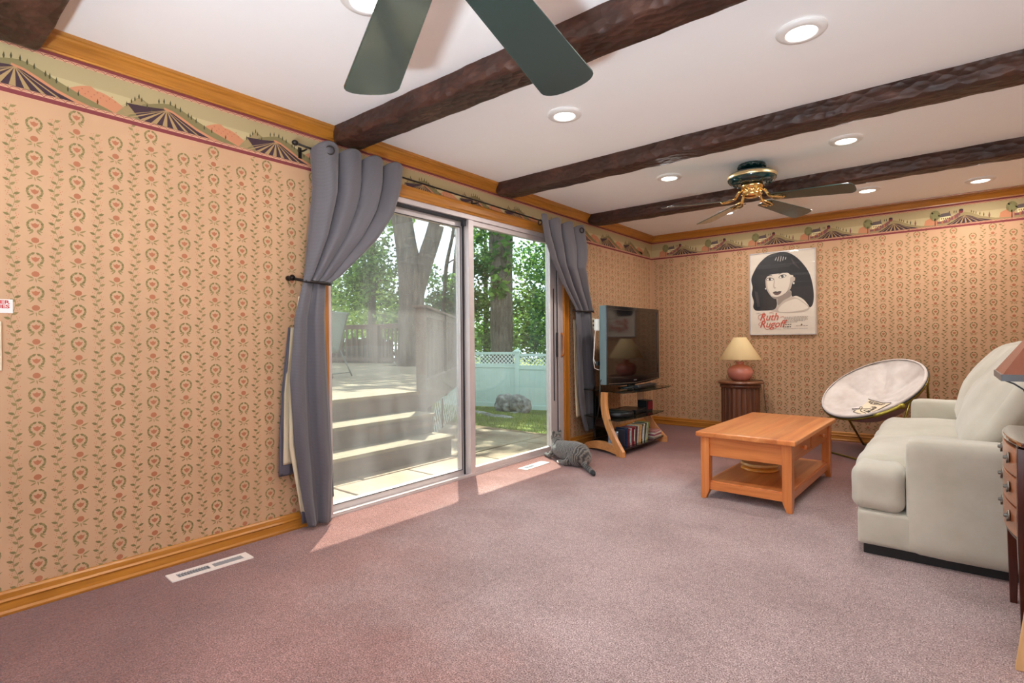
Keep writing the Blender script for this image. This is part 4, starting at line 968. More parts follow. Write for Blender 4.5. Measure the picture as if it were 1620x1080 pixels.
m = MB(); m.lathe([(0.205, 0.586), (0.232, 0.590), (0.241, 0.600), (0.241, 0.610), (0.234, 0.619), (0.222, 0.622), (0, 0.622)], seg=72); m.build('tabletop', wood('walnut_top', srgb(76, 42, 26), srgb(134, 84, 54), 'X', 1, 0.3, 20, coat=0.3), r)
cer = mat('pink_ceramic', srgb(196, 122, 104), 0.25, var=0.05, vscale=6, coat=0.5)
r = thing('table_lamp', 'table lamp with a round pink ceramic base and cream cone shade', 'lamp', (1.188, 6.285, 0.622))
m = MB(); m.lathe([(0.070, 0.0), (0.090, 0.006), (0.118, 0.040), (0.134, 0.078), (0.136, 0.100), (0.126, 0.134), (0.100, 0.160), (0.066, 0.174), (0.040, 0.180), (0.036, 0.190), (0.044, 0.204), (0.040, 0.212), (0.0, 0.212)], seg=56); m.build('base', cer, r)
m = MB(); m.lathe([(0.014, 0.212), (0.014, 0.226), (0.010, 0.230), (0.010, 0.262), (0.017, 0.264), (0.017, 0.300)], seg=20); m.build('socket', mat('lamp_socket', srgb(226, 214, 196), 0.35, 0.2), r)
m = MB(); m.lathe([(0.218, 0.236), (0.220, 0.240), (0.068, 0.482), (0.065, 0.484)], seg=64, cap=False)
m.tube([(0.017*0, 0.0, 0.30), (0.0, 0.04, 0.34), (0, 0.045, 0.42), (0, 0.0, 0.475)], 0.002, 6); m.tube([(-0.066, 0, 0.480), (0.066, 0, 0.480)], 0.0018, 6)
t = NT('cream_shade'); b = t.b; b.inputs['Base Color'].default_value = srgb(236, 212, 160); b.inputs['Roughness'].default_value = 0.8
tl = t.n('ShaderNodeBsdfTranslucent'); tl.inputs[0].default_value = srgb(236, 206, 150); mx = t.n('ShaderNodeMixShader'); mx.inputs[0].default_value = 0.35; t.l(b.outputs[0], mx.inputs[1]); t.l(tl.outputs[0], mx.inputs[2]); t.l(mx.outputs[0], t.o.inputs[0])
m.build('lamp_shade', t.m, r)
m = MB(); m.tube([(0.06, 0.05, 0.004), (0.15, 0.10, 0.006), (0.232, 0.02, 0.006), (0.246, 0.0, -0.02), (0.250, 0.0, -0.15), (0.270, 0.03, -0.40), (0.290, 0.08, -0.60), (0.40, 0.16, -0.616), (0.5, 0.24, -0.616)], 0.0035, 8); m.build('cord', mat('brown_cord', srgb(58, 40, 30), 0.5), r)

# ------------------------------------------------------------------ poster of a dark haired woman
r = thing('poster', 'framed black and white poster of a long haired woman with red lettering', 'poster', (1.558, L-0.0012, 1.600))
PW, PH = 0.336, 0.466
m = MB(); m.box((-PW, -0.018, -PH), (PW, 0.0, PH)); m.build('backing', mat('poster_paper', srgb(214, 200, 182), 0.5), r)
m = MB()
for (a, b_, c, d_) in ((-PW-0.004, -PW+0.006, -PH-0.004, PH+0.004), (PW-0.006, PW+0.004, -PH-0.004, PH+0.004), (-PW, PW, -PH-0.004, -PH+0.006), (-PW, PW, PH-0.006, PH+0.004)):
    m.box((a, -0.026, c), (b_, 0.0, d_))
m.build('frame', mat('poster_frame', srgb(196, 190, 186), 0.2, 0.3), r)
hair, hair2, skin, skin2, skin3, lip, white_, gry, rred = [mat(n_, srgb(*c), 0.5) for n_, c in (('p_hair', (26, 22, 22)), ('p_hair_mid', (66, 58, 54)), ('p_skin', (212, 198, 180)), ('p_skin_tone', (180, 164, 148)), ('p_skin_shade', (140, 124, 112)), ('p_lip', (96, 70, 66)), ('p_white', (226, 218, 206)), ('p_grey', (120, 108, 98)), ('p_red', (190, 76, 52)))]
PM = [hair, hair2, skin, skin2, skin3, lip, white_, gry, rred]
pm = MB()
def pc(x, y): return ((x-98)/722*2*PW-PW, PH-(y-115)/890*2*PH)      # measured on the poster itself
def pp(pts, mi, lay, raw=False):
    q = [pc(*p) for p in pts]; pm.add([(a, -0.0183-lay*0.0004, c) for a, c in q], [tuple(range(len(q)))], mi)
def smoothpoly(pts, n=4):
    out = []; N_ = len(pts)
    for i in range(N_):
        p0, p1, p2, p3 = [Vector((*pts[(i+k-1) % N_], 0)) for k in range(4)]
        for k in range(n):
            t_ = k/n; q = 0.5*((2*p1)+(-p0+p2)*t_+(2*p0-5*p1+4*p2-p3)*t_*t_+(-p0+3*p1-3*p2+p3)*t_**3); out.append((q.x, q.y))
    return out
pp(smoothpoly([(400, 125), (300, 150), (200, 230), (135, 330), (112, 400), (128, 480), (118, 560), (140, 640), (132, 700), (165, 738), (240, 742), (330, 740), (400, 715), (415, 600), (500, 500), (560, 600), (620, 600), (690, 640), (740, 700), (760, 728), (790, 690), (800, 590), (780, 450), (740, 340), (660, 230), (580, 160), (500, 125)]), 0, 1)
# shoulder and neck
pp(smoothpoly([(400, 600), (405, 680), (380, 730), (330, 745), (420, 770), (560, 780), (700, 770), (757, 735), (720, 690), (640, 630), (570, 600), (555, 540), (450, 560)]), 3, 2)
pp(smoothpoly([(420, 730), (480, 670), (560, 640), (620, 632), (680, 670), (740, 725), (690, 750), (560, 765), (440, 762)]), 2, 3)
# face
pp(smoothpoly([(282, 372), (278, 430), (286, 500), (310, 550), (345, 595), (392, 622), (440, 612), (500, 575), (550, 520), (580, 450), (585, 385), (540, 350), (430, 340), (330, 345)]), 2, 4)
pp(smoothpoly([(555, 400), (590, 398), (606, 410), (600, 440), (580, 452), (556, 520), (520, 560), (500, 575), (535, 500), (550, 440)]), 3, 5)
pp(smoothpoly([(282, 372), (278, 430), (286, 500), (310, 550), (345, 595), (330, 555), (305, 500), (296, 430), (300, 380)]), 3, 5)
pp(smoothpoly([(345, 590), (392, 622), (440, 612), (500, 575), (548, 525), (500, 562), (440, 592), (392, 600)]), 4, 5)
pp(smoothpoly([(452, 590), (548, 545), (556, 600), (480, 640), (420, 690), (412, 630)]), 4, 4)
# fringe
pp(smoothpoly([(240, 300), (330, 225), (440, 210), (540, 240), (600, 320), (606, 372), (560, 376), (520, 348), (430, 350), (360, 352), (300, 372), (262, 430), (235, 400)]), 0, 6)
# eyes, brows, nose, mouth
for (ex, ey, tilt) in ((328, 405, 0.06), (468, 385, -0.14)):
    c_, s2 = cos(tilt), sin(tilt)
    R_ = lambda pts: [(ex+a*c_-b_*s2, ey+a*s2+b_*c_) for a, b_ in pts]
    pp(R_(smoothpoly([(-44, 4), (-24, -16), (6, -20), (34, -12), (46, 0), (28, 12), (0, 17), (-26, 14)])), 7, 6)
    pp(R_(smoothpoly([(-34, 3), (-16, -10), (6, -12), (26, -7), (36, 1), (18, 9), (0, 12), (-20, 10)])), 6, 7)
    pp([(ex+15*cos(2*PI*k/14), ey-1+13*sin(2*PI*k/14)) for k in range(14)], 0, 8)
    pp([(ex+4+3*cos(2*PI*k/8), ey-5+3*sin(2*PI*k/8)) for k in range(8)], 6, 9)
    pp(R_([(-44, 2), (-26, -15), (4, -20), (32, -13), (48, 0), (30, -8), (4, -13), (-24, -9)]), 0, 9)
    pp(R_([(-44, -26), (-20, -42), (14, -44), (44, -30), (14, -37), (-18, -35)]), 1, 7)
pp(smoothpoly([(376, 400), (368, 450), (362, 485), (370, 500), (388, 507), (398, 498), (384, 492), (378, 470), (384, 430)]), 3, 6)
pp([(368, 500), (380, 509), (396, 500), (382, 505)], 1, 7)
pp(smoothpoly([(358, 552), (390, 538), (410, 544), (430, 538), (458, 543), (430, 556), (410, 560), (380, 558)]), 1, 6)
pp(smoothpoly([(362, 556), (390, 560), (430, 556), (456, 545), (440, 570), (408, 580), (380, 574)]), 5, 7)
# ear-rings, hair shine
pp([(590+9*cos(2*PI*k/10), 464+11*sin(2*PI*k/10)) for k in range(10)], 6, 8); pp([(279+6*cos(2*PI*k/10), 504+9*sin(2*PI*k/10)) for k in range(10)], 6, 8)
for k in range(11):
    x = 372+k*14; pp([(x, 222-abs(k-5)*4), (x+5, 222-abs(k-5)*4), (x+22-k, 165+abs(k-4)*3), (x+18-k, 163+abs(k-4)*3)], 6 if k % 2 else 1, 7)
for k in range(8):
    x = 560+k*9; pp([(x, 190+k*12), (x+4, 190+k*12), (x+34, 268+k*7), (x+28, 268+k*7)], 1, 7)
for k in range(5): pp([(150+k*8, 520+k*4), (156+k*8, 520+k*4), (190+k*6, 700), (182+k*6, 700)], 1, 7)
pm.build('portrait', PM, r)
RT = (PI/2, 0, 0)
def ptxt(body, x, y, size, m_, shear=0.0, bold=0.0, sx=1.0, sp=1.0):
    a, c = pc(x, y); return text('lettering', body, m_, size, r, (a, -0.0215, c), RT, shear, 0.0003, 'LEFT', bold, sx, sp)
ptxt('Ruth', 205, 850, 0.118, rred, 0.35, 0.0012, 0.86); ptxt('Rugoff', 205, 925, 0.112, rred, 0.35, 0.0012, 0.90)
sw = MB()
def swoosh(pts, w):
    q = [(pc(*p)[0], -0.0220, pc(*p)[1]) for p in smoothopen(pts)]; sw.tube(q, w, 6)
def smoothopen(pts, n=6):
    P_ = [pts[0]]+list(pts)+[pts[-1]]; out = []
    for i in range(len(pts)-1):
        p0, p1, p2, p3 = [Vector((*P_[i+k], 0)) for k in range(4)]
        for k in range(n):
            t_ = k/n; q = 0.5*((2*p1)+(-p0+p2)*t_+(2*p0-5*p1+4*p2-p3)*t_*t_+(-p0+3*p1-3*p2+p3)*t_**3); out.append((q.x, q.y))
    return out+[pts[-1]]
swoosh([(235, 780), (200, 790), (192, 820), (214, 836), (236, 810), (262, 770), (250, 760)], 0.0018); swoosh([(230, 862), (200, 880), (200, 900), (222, 905)], 0.0018)
swoosh([(250, 905), (270, 935), (292, 948), (300, 942)], 0.0022); swoosh([(315, 925), (310, 935), (330, 938), (350, 915)], 0.0018); swoosh([(360, 925), (385, 938), (405, 915)], 0.0018); swoosh([(440, 820), (470, 812), (486, 826)], 0.0018); swoosh([(318, 770), (345, 765), (372, 772)], 0.0018)
sw.build('flourish', rred, r)
fine_ = MB(); rg = random.Random(3)
def lines(x0, x1, y, h):
    x = x0
    while x < x1:
        w = rg.uniform(8, 26); a, c = pc(x, y); b2, d2 = pc(min(x+w, x1), y+h); fine_.add([(a, -0.0215, c), (a, -0.0215, d2), (b2, -0.0215, d2), (b2, -0.0215, c)], [(0, 1, 2, 3)]); x += w+rg.uniform(4, 8)
for k in range(5): lines(482 if k else 494, 735-(k == 4)*110-(k == 3)*30, 818+k*13.5, 4.5)
lines(470, 560, 895, 9); lines(470, 555, 918, 12); lines(612, 660, 912, 5); lines(690, 735, 912, 5); lines(470, 735, 942, 2.5); lines(290, 450, 944, 2.5); lines(170, 215, 769, 3)
a, c = pc(670, 905); fine_.ell((a, -0.0215, c), (0.008, 0.0005, 0.012), 10, 6)
fine_.build('small_print', gry, r)
MB().box((-PW+0.004, -0.0262, -PH+0.004), (PW-0.004, -0.0255, PH-0.004)).build('glazing', thin_glass('poster_glazing', dirt=0.0, gloss=0.4), r)
# ------------------------------------------------------------------ saucer chair
plush = NT('cream_plush'); b = plush.b; v = plush.coords(); f = plush.noise(v, 5, 5, 0.6)
plush.l(plush.ramp(f, [(0.3, srgb(188, 174, 165)), (0.7, srgb(216, 207, 200))]), b.inputs['Base Color']); b.inputs['Roughness'].default_value = 0.9; b.inputs['Sheen Weight'].default_value = 0.4
plush.bump(plush.noise(v, 160, 3), 0.12, 0.004)
under = mat('saucer_underside', srgb(176, 160, 166), 0.8, var=0.08, vscale=9)
tubeg = mat('olive_gold_tube', srgb(128, 112, 44), 0.3, 0.7)
SC = Vector((2.445, 5.95, 0.632)); SN = Vector((-0.357, -0.452, 0.818)).normalized()
r = thing('saucer_chair', 'round padded cream saucer chair on a folding gold tube frame, behind the coffee table', 'chair', (2.47, 5.90, 0))
ax_u = Vector((1, 0, 0)); ax_u = (ax_u-SN*ax_u.dot(SN)).normalized(); ax_v = SN.cross(ax_u).normalized()   # v: up the slope to the wall
base_o = Vector((2.47, 5.90, 0))
RAD = 0.440; DEP = 0.15; DEPU = 0.27
def dish(u_, v_, off=0.0):
    rr = math.hypot(u_, v_)/RAD; a = math.atan2(v_, u_)
    pad = 0.075*(abs(cos(3*a+0.6))**0.6-0.6)*max(0, min(1, (rr-0.22)*3))*(1-rr**5)
    d_ = -DEP*(1-rr**2.0) - 0.012*cos(a*6+0.5)*(rr*(1-rr))*2
    return SC+ax_u*u_+ax_v*v_+SN*(d_+off+pad*0.75)-base_o
def dish_fn(off, rmax=1.0, wr=0.0):
    def fn(s, q):
        a = 2*PI*s; rr = RAD*rmax*q; p = dish(rr*cos(a), rr*sin(a), off)
        if wr: p += SN*wr*noise.noise(p*9)+SN*wr*0.6*noise.noise(p*22)
        return tuple(p)
    return fn
m = MB(); m.grid(dish_fn(0.0, 0.985, 0.008), 96, 40, closed_u=True)
nn = 96
def rimfn(s, q):   # padded rolled rim
    a = 2*PI*s; b_ = -0.05*PI+1.1*PI*q; c_ = SC+(ax_u*cos(a)+ax_v*sin(a))*(RAD*0.975)-base_o
    return tuple(c_+(ax_u*cos(a)+ax_v*sin(a))*(0.014*sin(b_*1.0-0.2))+SN*(0.012*cos(b_-0.2)-0.006))
m.grid(rimfn, nn, 12, closed_u=True)
m.build('cushion', plush.m, r)
m = MB(); m.grid(lambda s, q: tuple(SC+(ax_u*cos(2*PI*s)+ax_v*sin(2*PI*s))*(RAD*(1.012*q))+SN*(-DEPU*(1-q**2.2)-0.02)-base_o), 80, 24, closed_u=True); m.build('underside', under, r)
m = MB(); m.tube([SC+(ax_u*cos(2*PI*k/64)+ax_v*sin(2*PI*k/64))*(RAD*1.012)+SN*(-0.012)-base_o for k in range(64)], 0.0042, 6, closed=True); m.build('piping', mat('dark_piping', srgb(60, 62, 66), 0.6), r)
m = MB(); m.tube([SC+(ax_u*cos(2*PI*k/64)+ax_v*sin(2*PI*k/64))*(RAD*1.0)+SN*(-0.030)-base_o for k in range(64)], 0.011, 8, closed=True); m.build('ring_tube', tubeg, r)
m = MB(); m.tube([SC+(ax_u*cos(a)+ax_v*sin(a))*(RAD*1.025)+SN*(-0.022)-base_o for a in [math.radians(x) for x in range(-84, -55, 4)]], 0.0155, 10); m.ell(tuple(SC+(ax_u*cos(math.radians(-56))+ax_v*sin(math.radians(-56)))*(RAD*1.02)+SN*(-0.03)-base_o), (0.03, 0.02, 0.025)); m.build('joint_sleeve', mat('gold_sleeve', srgb(160, 146, 60), 0.3, 0.6), r)
def rp(deg, f=1.0, dn=-0.03): a = math.radians(deg); return SC+(ax_u*cos(a)+ax_v*sin(a))*(RAD*f)+SN*dn-base_o
for (d0, foot) in ((-140, (-0.42, 0.0)), (-112, (-0.14, 0.55)), (-45, (0.15, -0.50)), (15, (0.40, 0.42))):
    p0 = rp(d0); f_ = Vector((foot[0], foot[1], 0.010)); 
    m = MB(); m.tube([p0, p0.lerp(f_, 0.5)+Vector((0, 0, 0.0)), f_], 0.0095, 10); m.build('leg', tubeg, r)
for (a, b_) in (((-0.42, 0.0), (0.15, -0.50)), ((-0.14, 0.55), (0.40, 0.42))):
    m = MB(); m.tube([(a[0], a[1], 0.010), (b_[0], b_[1], 0.010)], 0.0095, 10); m.build('floor_bar', tubeg, r)
# printed patch and lettering, bent to the seat
def bend_text(body, size, cx, cy, name, m_, rot=0.0, bold=0.0008):
    c = bpy.data.curves.new(name, 'FONT'); c.body = body; c.size = size; c.align_x = 'CENTER'; c.align_y = 'CENTER'; c.offset = bold; c.resolution_u = 2
    tmp = bpy.data.objects.new('tmp', c); COL.objects.link(tmp); bpy.context.view_layer.update()
    me = bpy.data.meshes.new_from_object(tmp.evaluated_get(bpy.context.evaluated_depsgraph_get()))
    bpy.data.objects.remove(tmp)
    for v_ in me.vertices:
        x, y_ = v_.co.x, v_.co.y; x, y_ = x*cos(rot)-y_*sin(rot), x*sin(rot)+y_*cos(rot)
        v_.co = dish(cx+x, cy+y_, 0.012)
    me.materials.clear(); me.materials.append(m_)
    o = bpy.data.objects.new(name, me); COL.objects.link(o); o.parent = r; return o
inkb = mat('charcoal_print', srgb(66, 58, 54), 0.7)
def bil(s, q): 
    bl_, br_, tl_, tr_ = (-0.155, -0.25), (0.05, -0.385), (-0.085, 0.03), (0.13, -0.165)
    return tuple((bl_[i]*(1-s)+br_[i]*s)*(1-q)+(tl_[i]*(1-s)+tr_[i]*s)*q for i in (0, 1))
patch = MB(); patch.grid(lambda s, q: tuple(dish(*bil(s, q), 0.009)), 16, 16); patch.build('patch', mat('cream_patch', srgb(222, 204, 176), 0.85), r)
bend_text('RESERVED', 0.046, -0.003, -0.092, 'lettering', inkb, -0.77); bend_text('FOR', 0.028, -0.022, -0.150, 'lettering', inkb, -0.65); bend_text('CAT', 0.052, -0.045, -0.222, 'lettering', inkb, -0.50, 0.0012)
fish = MB(); FR = -0.50
def fx_(a, b_): return dish(-0.045+a*cos(FR)-b_*sin(FR), -0.222+a*sin(FR)+b_*cos(FR), 0.012)
fish.tube([fx_(0.078*cos(a), 0.046*sin(a)) for a in [math.radians(x) for x in range(-135, 140, 9)]], 0.0026, 6)
fish.tube([fx_(*p) for p in smoothopen([(-0.055, 0.033), (-0.080, 0.006), (-0.120, -0.036), (-0.134, -0.024), (-0.098, 0.004), (-0.118, 0.040), (-0.104, 0.048), (-0.078, 0.004), (-0.055, -0.033)])], 0.0026, 6)
fish.build('fish_print', inkb, r)
bl = MB(); bl.tube([dish(*bil(k/8, 0.99), 0.012) for k in range(9)], 0.0030, 6); bl.tube([dish(*bil(0.0+0.0*k, 0.0+0.10*k), 0.012) for k in range(2)], 0.004, 6); bl.build('patch_edge', inkb, r)

# ------------------------------------------------------------------ sofa
t = NT('sofa_fabric'); b = t.b; v = t.coords(); f = t.noise(v, 2.6, 5, 0.6); f2 = t.noise(v, 330, 2, 0.6)
t.l(t.ramp(f, [(0.30, srgb(174, 168, 150)), (0.55, srgb(192, 187, 171)), (0.75, srgb(201, 197, 183))]), b.inputs['Base Color']); b.inputs['Roughness'].default_value = 0.85; b.inputs['Sheen Weight'].default_value = 0.35
t.bump(f2, 0.15, 0.003); sofa_m = t.m
SX, SY = 3.1, 4.27
r = thing('sofa', 'pale sage fabric two seat sofa with loose back cushions, beside the coffee table', 'sofa', (SX, SY, 0))
def sb_(name, lo, hi, rr, crown=(0,0,0), nz=0.0, seed=0, n=14, T=None, extra=None, nscale=6.0):
    m = MB(); c = [(lo[i]+hi[i])/2-(SX, SY, 0)[i] for i in range(3)]; d_ = [hi[i]-lo[i] for i in range(3)]
    m.soft(c, d_, rr, crown, n, nz, nscale, seed, 0, T)
    if extra:
        lo, hi = extra; c = [(lo[i]+hi[i])/2-(SX, SY, 0)[i] for i in range(3)]; d_ = [hi[i]-lo[i] for i in range(3)]; m.soft(c, d_, rr, (0,0,0), n, nz, nscale, seed)
    return m.build(name, sofa_m, r)
m = MB(); m.box((2.650-SX, 3.235-SY, 0.0), (3.60-SX, 5.30-SY, 0.05)); m.build('plinth', mat('black_plinth', srgb(20, 18, 18), 0.5), r, bevel=0.003)
sb_('base_front', (2.622, 3.205, 0.048), (2.90, 5.335, 0.228), 0.022, (0.006, 0.004, 0), 0.002)
sb_('base_rear', (2.86, 3.36, 0.048), (3.60, 5.18, 0.24), 0.02)
sb_('armrest', (2.830, 3.190, 0.046), (3.70, 3.375, 0.597), 0.034, (0.004, 0.006, 0.004), 0.003, 2)
sb_('armrest', (2.770, 5.165, 0.048), (3.70, 5.340, 0.605), 0.034, (0.004, 0.004, 0.006), 0.003, 3)
sb_('back_frame', (3.52, 3.30, 0.048), (3.72, 5.24, 0.84), 0.05, (0, 0, 0.01), 0.003, 4)
sb_('seat_cushion', (2.598, 3.375, 0.225), (3.36, 4.27, 0.455), 0.058, (0.014, 0.006, 0.062), 0.008, 5, 18, extra=((2.598, 3.198, 0.222), (2.826, 3.70, 0.452)))
sb_('seat_cushion', (2.600, 4.275, 0.225), (3.36, 5.165, 0.455), 0.058, (0.014, 0.006, 0.062), 0.008, 6, 18, extra=((2.600, 4.80, 0.225), (2.770, 5.335, 0.452)))
for (ya, yb, sd, dx) in ((3.40, 4.26, 8, 0.0), (4.28, 5.14, 9, 0.0)):
    cx, cy, cz = 3.235+dx, (ya+yb)/2, 0.755
    T = Matrix.Translation((cx-SX, cy-SY, cz)) @ Matrix.Rotation(math.radians(29), 4, 'Y')
    m = MB(); m.soft((0, 0, 0), (0.15, yb-ya, 0.62), 0.07, (0.075, 0.01, 0.02), 20, 0.014, 5.0, sd, 0, T); m.build('back_cushion', sofa_m, r)

# ------------------------------------------------------------------ bow front end table, its lamp and the leaning board
mah = wood('mahogany', srgb(40, 14, 12), srgb(86, 36, 26), 'Z', 1, 0.25, 18, coat=0.4)
mah_f = wood('mahogany_front', srgb(120, 62, 34), srgb(182, 110, 66), 'Y', 1, 0.28, 12, coat=0.4)
EX, EY = 3.41, 2.775
r = thing('end_table', 'dark mahogany end table with three bow front drawers, beside the sofa arm', 'side table', (EX, EY, 0))
def bow(y, extra=0.0): return 3.182-0.028*(1-((y-EY)/0.235)**2)-extra-EX
def bowpoly(y0, y1, back, extra=0.0, n=12):
    p = [(bow(y0+(y1-y0)*k/n, extra), y0+(y1-y0)*k/n-EY) for k in range(n+1)]; return p+[(back, y1-EY), (back, y0-EY)]
m = MB(); m.prism(bowpoly(EY-0.255, EY+0.255, 0.25, 0.006), 0.706, 0.722, 'z'); m.build('tabletop', mat('polished_top', srgb(70, 34, 24), 0.06, coat=1.0, spec=1.0), r, bevel=0.004)
m = MB(); m.box((3.175-EX, EY-0.228-EY, 0.375), (3.64-EX, EY+0.228-EY, 0.700)); m.prism(bowpoly(EY-0.215, EY+0.215, 3.2-EX, 0.0), 0.368, 0.376, 'z'); m.build('carcass', mah, r, bevel=0.003)
for k in range(3):
    z0 = 0.382+k*0.106; m = MB(); m.prism(bowpoly(EY-0.205, EY+0.205, 3.19-EX, 0.004), z0, z0+0.099, 'z'); dr = m.build('drawer', mah_f, r, bevel=0.002)
    for yk in (EY-0.125, EY+0.125):
        T = Matrix.Translation((bow(yk, 0.005), yk-EY, z0+0.055)) @ rot_to((-1, 0, 0))
        m = MB(); m.lathe([(0.019, 0), (0.020, 0.003), (0.016, 0.006), (0.008, 0.008), (0.006, 0.016), (0.0, 0.017)], seg=24, T=T); m.v = m.v
        m.tube([Vector((bow(yk, 0.012), yk-EY+0.016*cos(a), z0+0.052+0.016*sin(a))) for a in [PI+PI*i/10 for i in range(11)]], 0.0028, 6)
        m.build('drawer_pull', mat('pewter', srgb(130, 124, 116), 0.3, 0.9), dr)
for (lx_, ly_) in ((3.190, EY-0.218), (3.190, EY+0.218), (3.62, EY-0.218), (3.62, EY+0.218)):
    m = MB(); vs = []
    for z, w in ((0, 0.011), (0.38, 0.020), (0.70, 0.020)): vs += [(lx_-EX-w, ly_-EY-w, z), (lx_-EX+w, ly_-EY-w, z), (lx_-EX+w, ly_-EY+w, z), (lx_-EX-w, ly_-EY+w, z)]
    fs = [(3, 2, 1, 0), (8, 9, 10, 11)]+[(i*4+k, i*4+(k+1) % 4, (i+1)*4+(k+1) % 4, (i+1)*4+k) for i in range(2) for k in range(4)]
    m.add(vs, fs); m.build('leg', mah, r, bevel=0.002)
r = thing('table_lamp', 'square brown lamp shade with a dark rim and black cord, over the mahogany end table', 'lamp', (3.322, 2.792, 0.7225))
hs_ = 0.183; zr = 0.9305-0.7225
m = MB(); vs = []; 
for (h_, z) in ((hs_, zr+0.018), (0.045, zr+0.235)): vs += [(-h_, -h_, z), (h_, -h_, z), (h_, h_, z), (-h_, h_, z)]
m.add(vs, [(k, (k+1) % 4, 4+(k+1) % 4, 4+k) for k in range(4)]); m.build('lamp_shade', mat('brown_shade', srgb(134, 78, 54), 0.45, var=0.15, vscale=5), r, solid=0.003)
m = MB()
for sg in (-1, 1):
    m.box((-hs_-0.003, sg*hs_-0.004, zr-0.002), (hs_+0.003, sg*hs_+0.004, zr+0.022)); m.box((sg*hs_-0.004, -hs_, zr-0.002), (sg*hs_+0.004, hs_, zr+0.022))
m.build('rim', mat('shade_rim', srgb(60, 56, 56), 0.3, 0.4), r)
m = MB(); m.lathe([(0.075, 0), (0.078, 0.008), (0.03, 0.02), (0.012, 0.035), (0.020, 0.07), (0.030, 0.10), (0.018, 0.14), (0.010, 0.17), (0.010, 0.43)], (0.06, 0.0, 0), seg=32); m.build('base', mat('lamp_bronze', srgb(60, 42, 30), 0.3, 0.7), r)
m = MB(); m.tube([(-hs_+0.008, -hs_+0.0, zr), (-hs_+0.03, -hs_-0.004, zr-0.010), (-hs_+0.055, -hs_-0.004, zr-0.030), (-hs_+0.075, -hs_-0.004, zr-0.075), (-hs_+0.09, -hs_+0.01, zr-0.15), (-hs_+0.12, -hs_+0.05, 0.006), (0.03, -0.03, 0.006)], 0.0030, 8); m.build('cord', black_pl, r)
r = thing('wooden_board', 'sliver of a light wooden board leaning by the end table leg at the picture edge', 'board', (3.150, 2.395, 0.0))
m = MB(); m.prism([(0.0, 0.0), (0.36, 0.0), (0.40, 0.62), (0.075, 0.62)], -0.010, 0.010, 'y'); m.build('panel', wood('birch_board', srgb(196, 150, 96), srgb(226, 186, 134), 'Z', 1, 0.45, 14), r, bevel=0.004)

# ------------------------------------------------------------------ tabby cat lying by the door
t = NT('tabby_fur'); b = t.b
v = t.coords((1, 1, 1), (0, 0, 0)); wv = t.n('ShaderNodeTexWave'); wv.wave_type = 'BANDS'; wv.bands_direction = 'X'; wv.inputs['Scale'].default_value = 17; wv.inputs['Distortion'].default_value = 7.5; wv.inputs['Detail'].default_value = 4; wv.inputs['Detail Scale'].default_value = 1.4
t.l(v, wv.inputs['Vector']); nz_ = t.noise(t.coords((1, 1, 0.5)), 260, 4, 0.7)
mm = t.n('ShaderNodeMath', operation='MULTIPLY_ADD'); mm.inputs[1].default_value = 0.55; t.l(wv.outputs['Fac'], mm.inputs[0])
m3 = t.n('ShaderNodeMath', operation='MULTIPLY'); m3.inputs[1].default_value = 0.5; t.l(nz_, m3.inputs[0]); t.l(m3.outputs[0], mm.inputs[2])
t.l(t.ramp(mm.outputs[0], [(0.22, srgb(30, 29, 30)), (0.5, srgb(72, 67, 63)), (0.9, srgb(134, 124, 113))]), b.inputs['Base Color']); b.inputs['Roughness'].default_value = 0.75; b.inputs['Sheen Weight'].default_value = 0.3
t.bump(nz_, 0.5, 0.006)
r = thing('tabby_cat', 'grey tabby cat lying on the carpet, looking out of the glass door', 'cat', (0.375, 4.035, 0), math.radians(-23)); r.scale = (1.1, 1.1, 1.1)
# local frame: +x from head to tail, +y away from the room side
m = MB()
E_ = lambda c, q, T=None: m.ell(c, q, 20, 14, 0, T)
m.tube([(-0.20, 0.005, 0.085), (-0.12, 0.0, 0.088), (-0.03, 0, 0.092), (0.06, 0, 0.098), (0.14, 0, 0.095), (0.205, 0, 0.075)], [0.055, 0.075, 0.080, 0.086, 0.085, 0.055], 24)
E_((-0.185, 0.005, 0.082), (0.060, 0.062, 0.074)); E_((0.13, -0.035, 0.072), (0.088, 0.058, 0.072)); E_((0.13, 0.035, 0.072), (0.085, 0.055, 0.072)); E_((0.165, 0, 0.075), (0.070, 0.075, 0.072))
m.tube([(-0.175, 0.0, 0.105), (-0.205, 0.01, 0.135), (-0.225, 0.014, 0.155)], [0.056, 0.048, 0.042], 18)
HC = Vector((-0.238, 0.018, 0.172)); E_(tuple(HC), (0.046, 0.045, 0.041)); E_((HC.x-0.036, HC.y+0.008, HC.z-0.013), (0.022, 0.024, 0.017)); E_((HC.x-0.006, HC.y-0.022, HC.z-0.012), (0.026, 0.020, 0.022)); E_((HC.x-0.006, HC.y+0.028, HC.z-0.012), (0.026, 0.020, 0.022))
for sg in (-1, 1):
    T = Matrix.Translation((HC.x+0.008, HC.y+sg*0.028, HC.z+0.028)) @ Matrix.Rotation(sg*-0.30, 4, 'X')
    m.lathe([(0.021, -0.010), (0.018, 0.008), (0.010, 0.026), (0.002, 0.040)], seg=12, T=T)
for sg in (-1, 1):
    m.tube([(-0.19, sg*0.045, 0.05), (-0.235, sg*0.050, 0.022), (-0.285, sg*0.045, 0.018), (-0.315, sg*0.042, 0.016)], [0.030, 0.022, 0.017, 0.018], 12)
    m.tube([(0.10, sg*0.075, 0.045), (0.06, sg*0.092, 0.022), (0.00, sg*0.092, 0.018), (-0.03, sg*0.090, 0.017)], [0.035, 0.025, 0.018, 0.018], 12)
m.tube([(0.185, -0.01, 0.060), (0.235, -0.030, 0.034), (0.29, -0.048, 0.024), (0.345, -0.062, 0.021), (0.40, -0.080, 0.019), (0.45, -0.103, 0.018)], [0.030, 0.022, 0.020, 0.019, 0.0185, 0.012], 14)
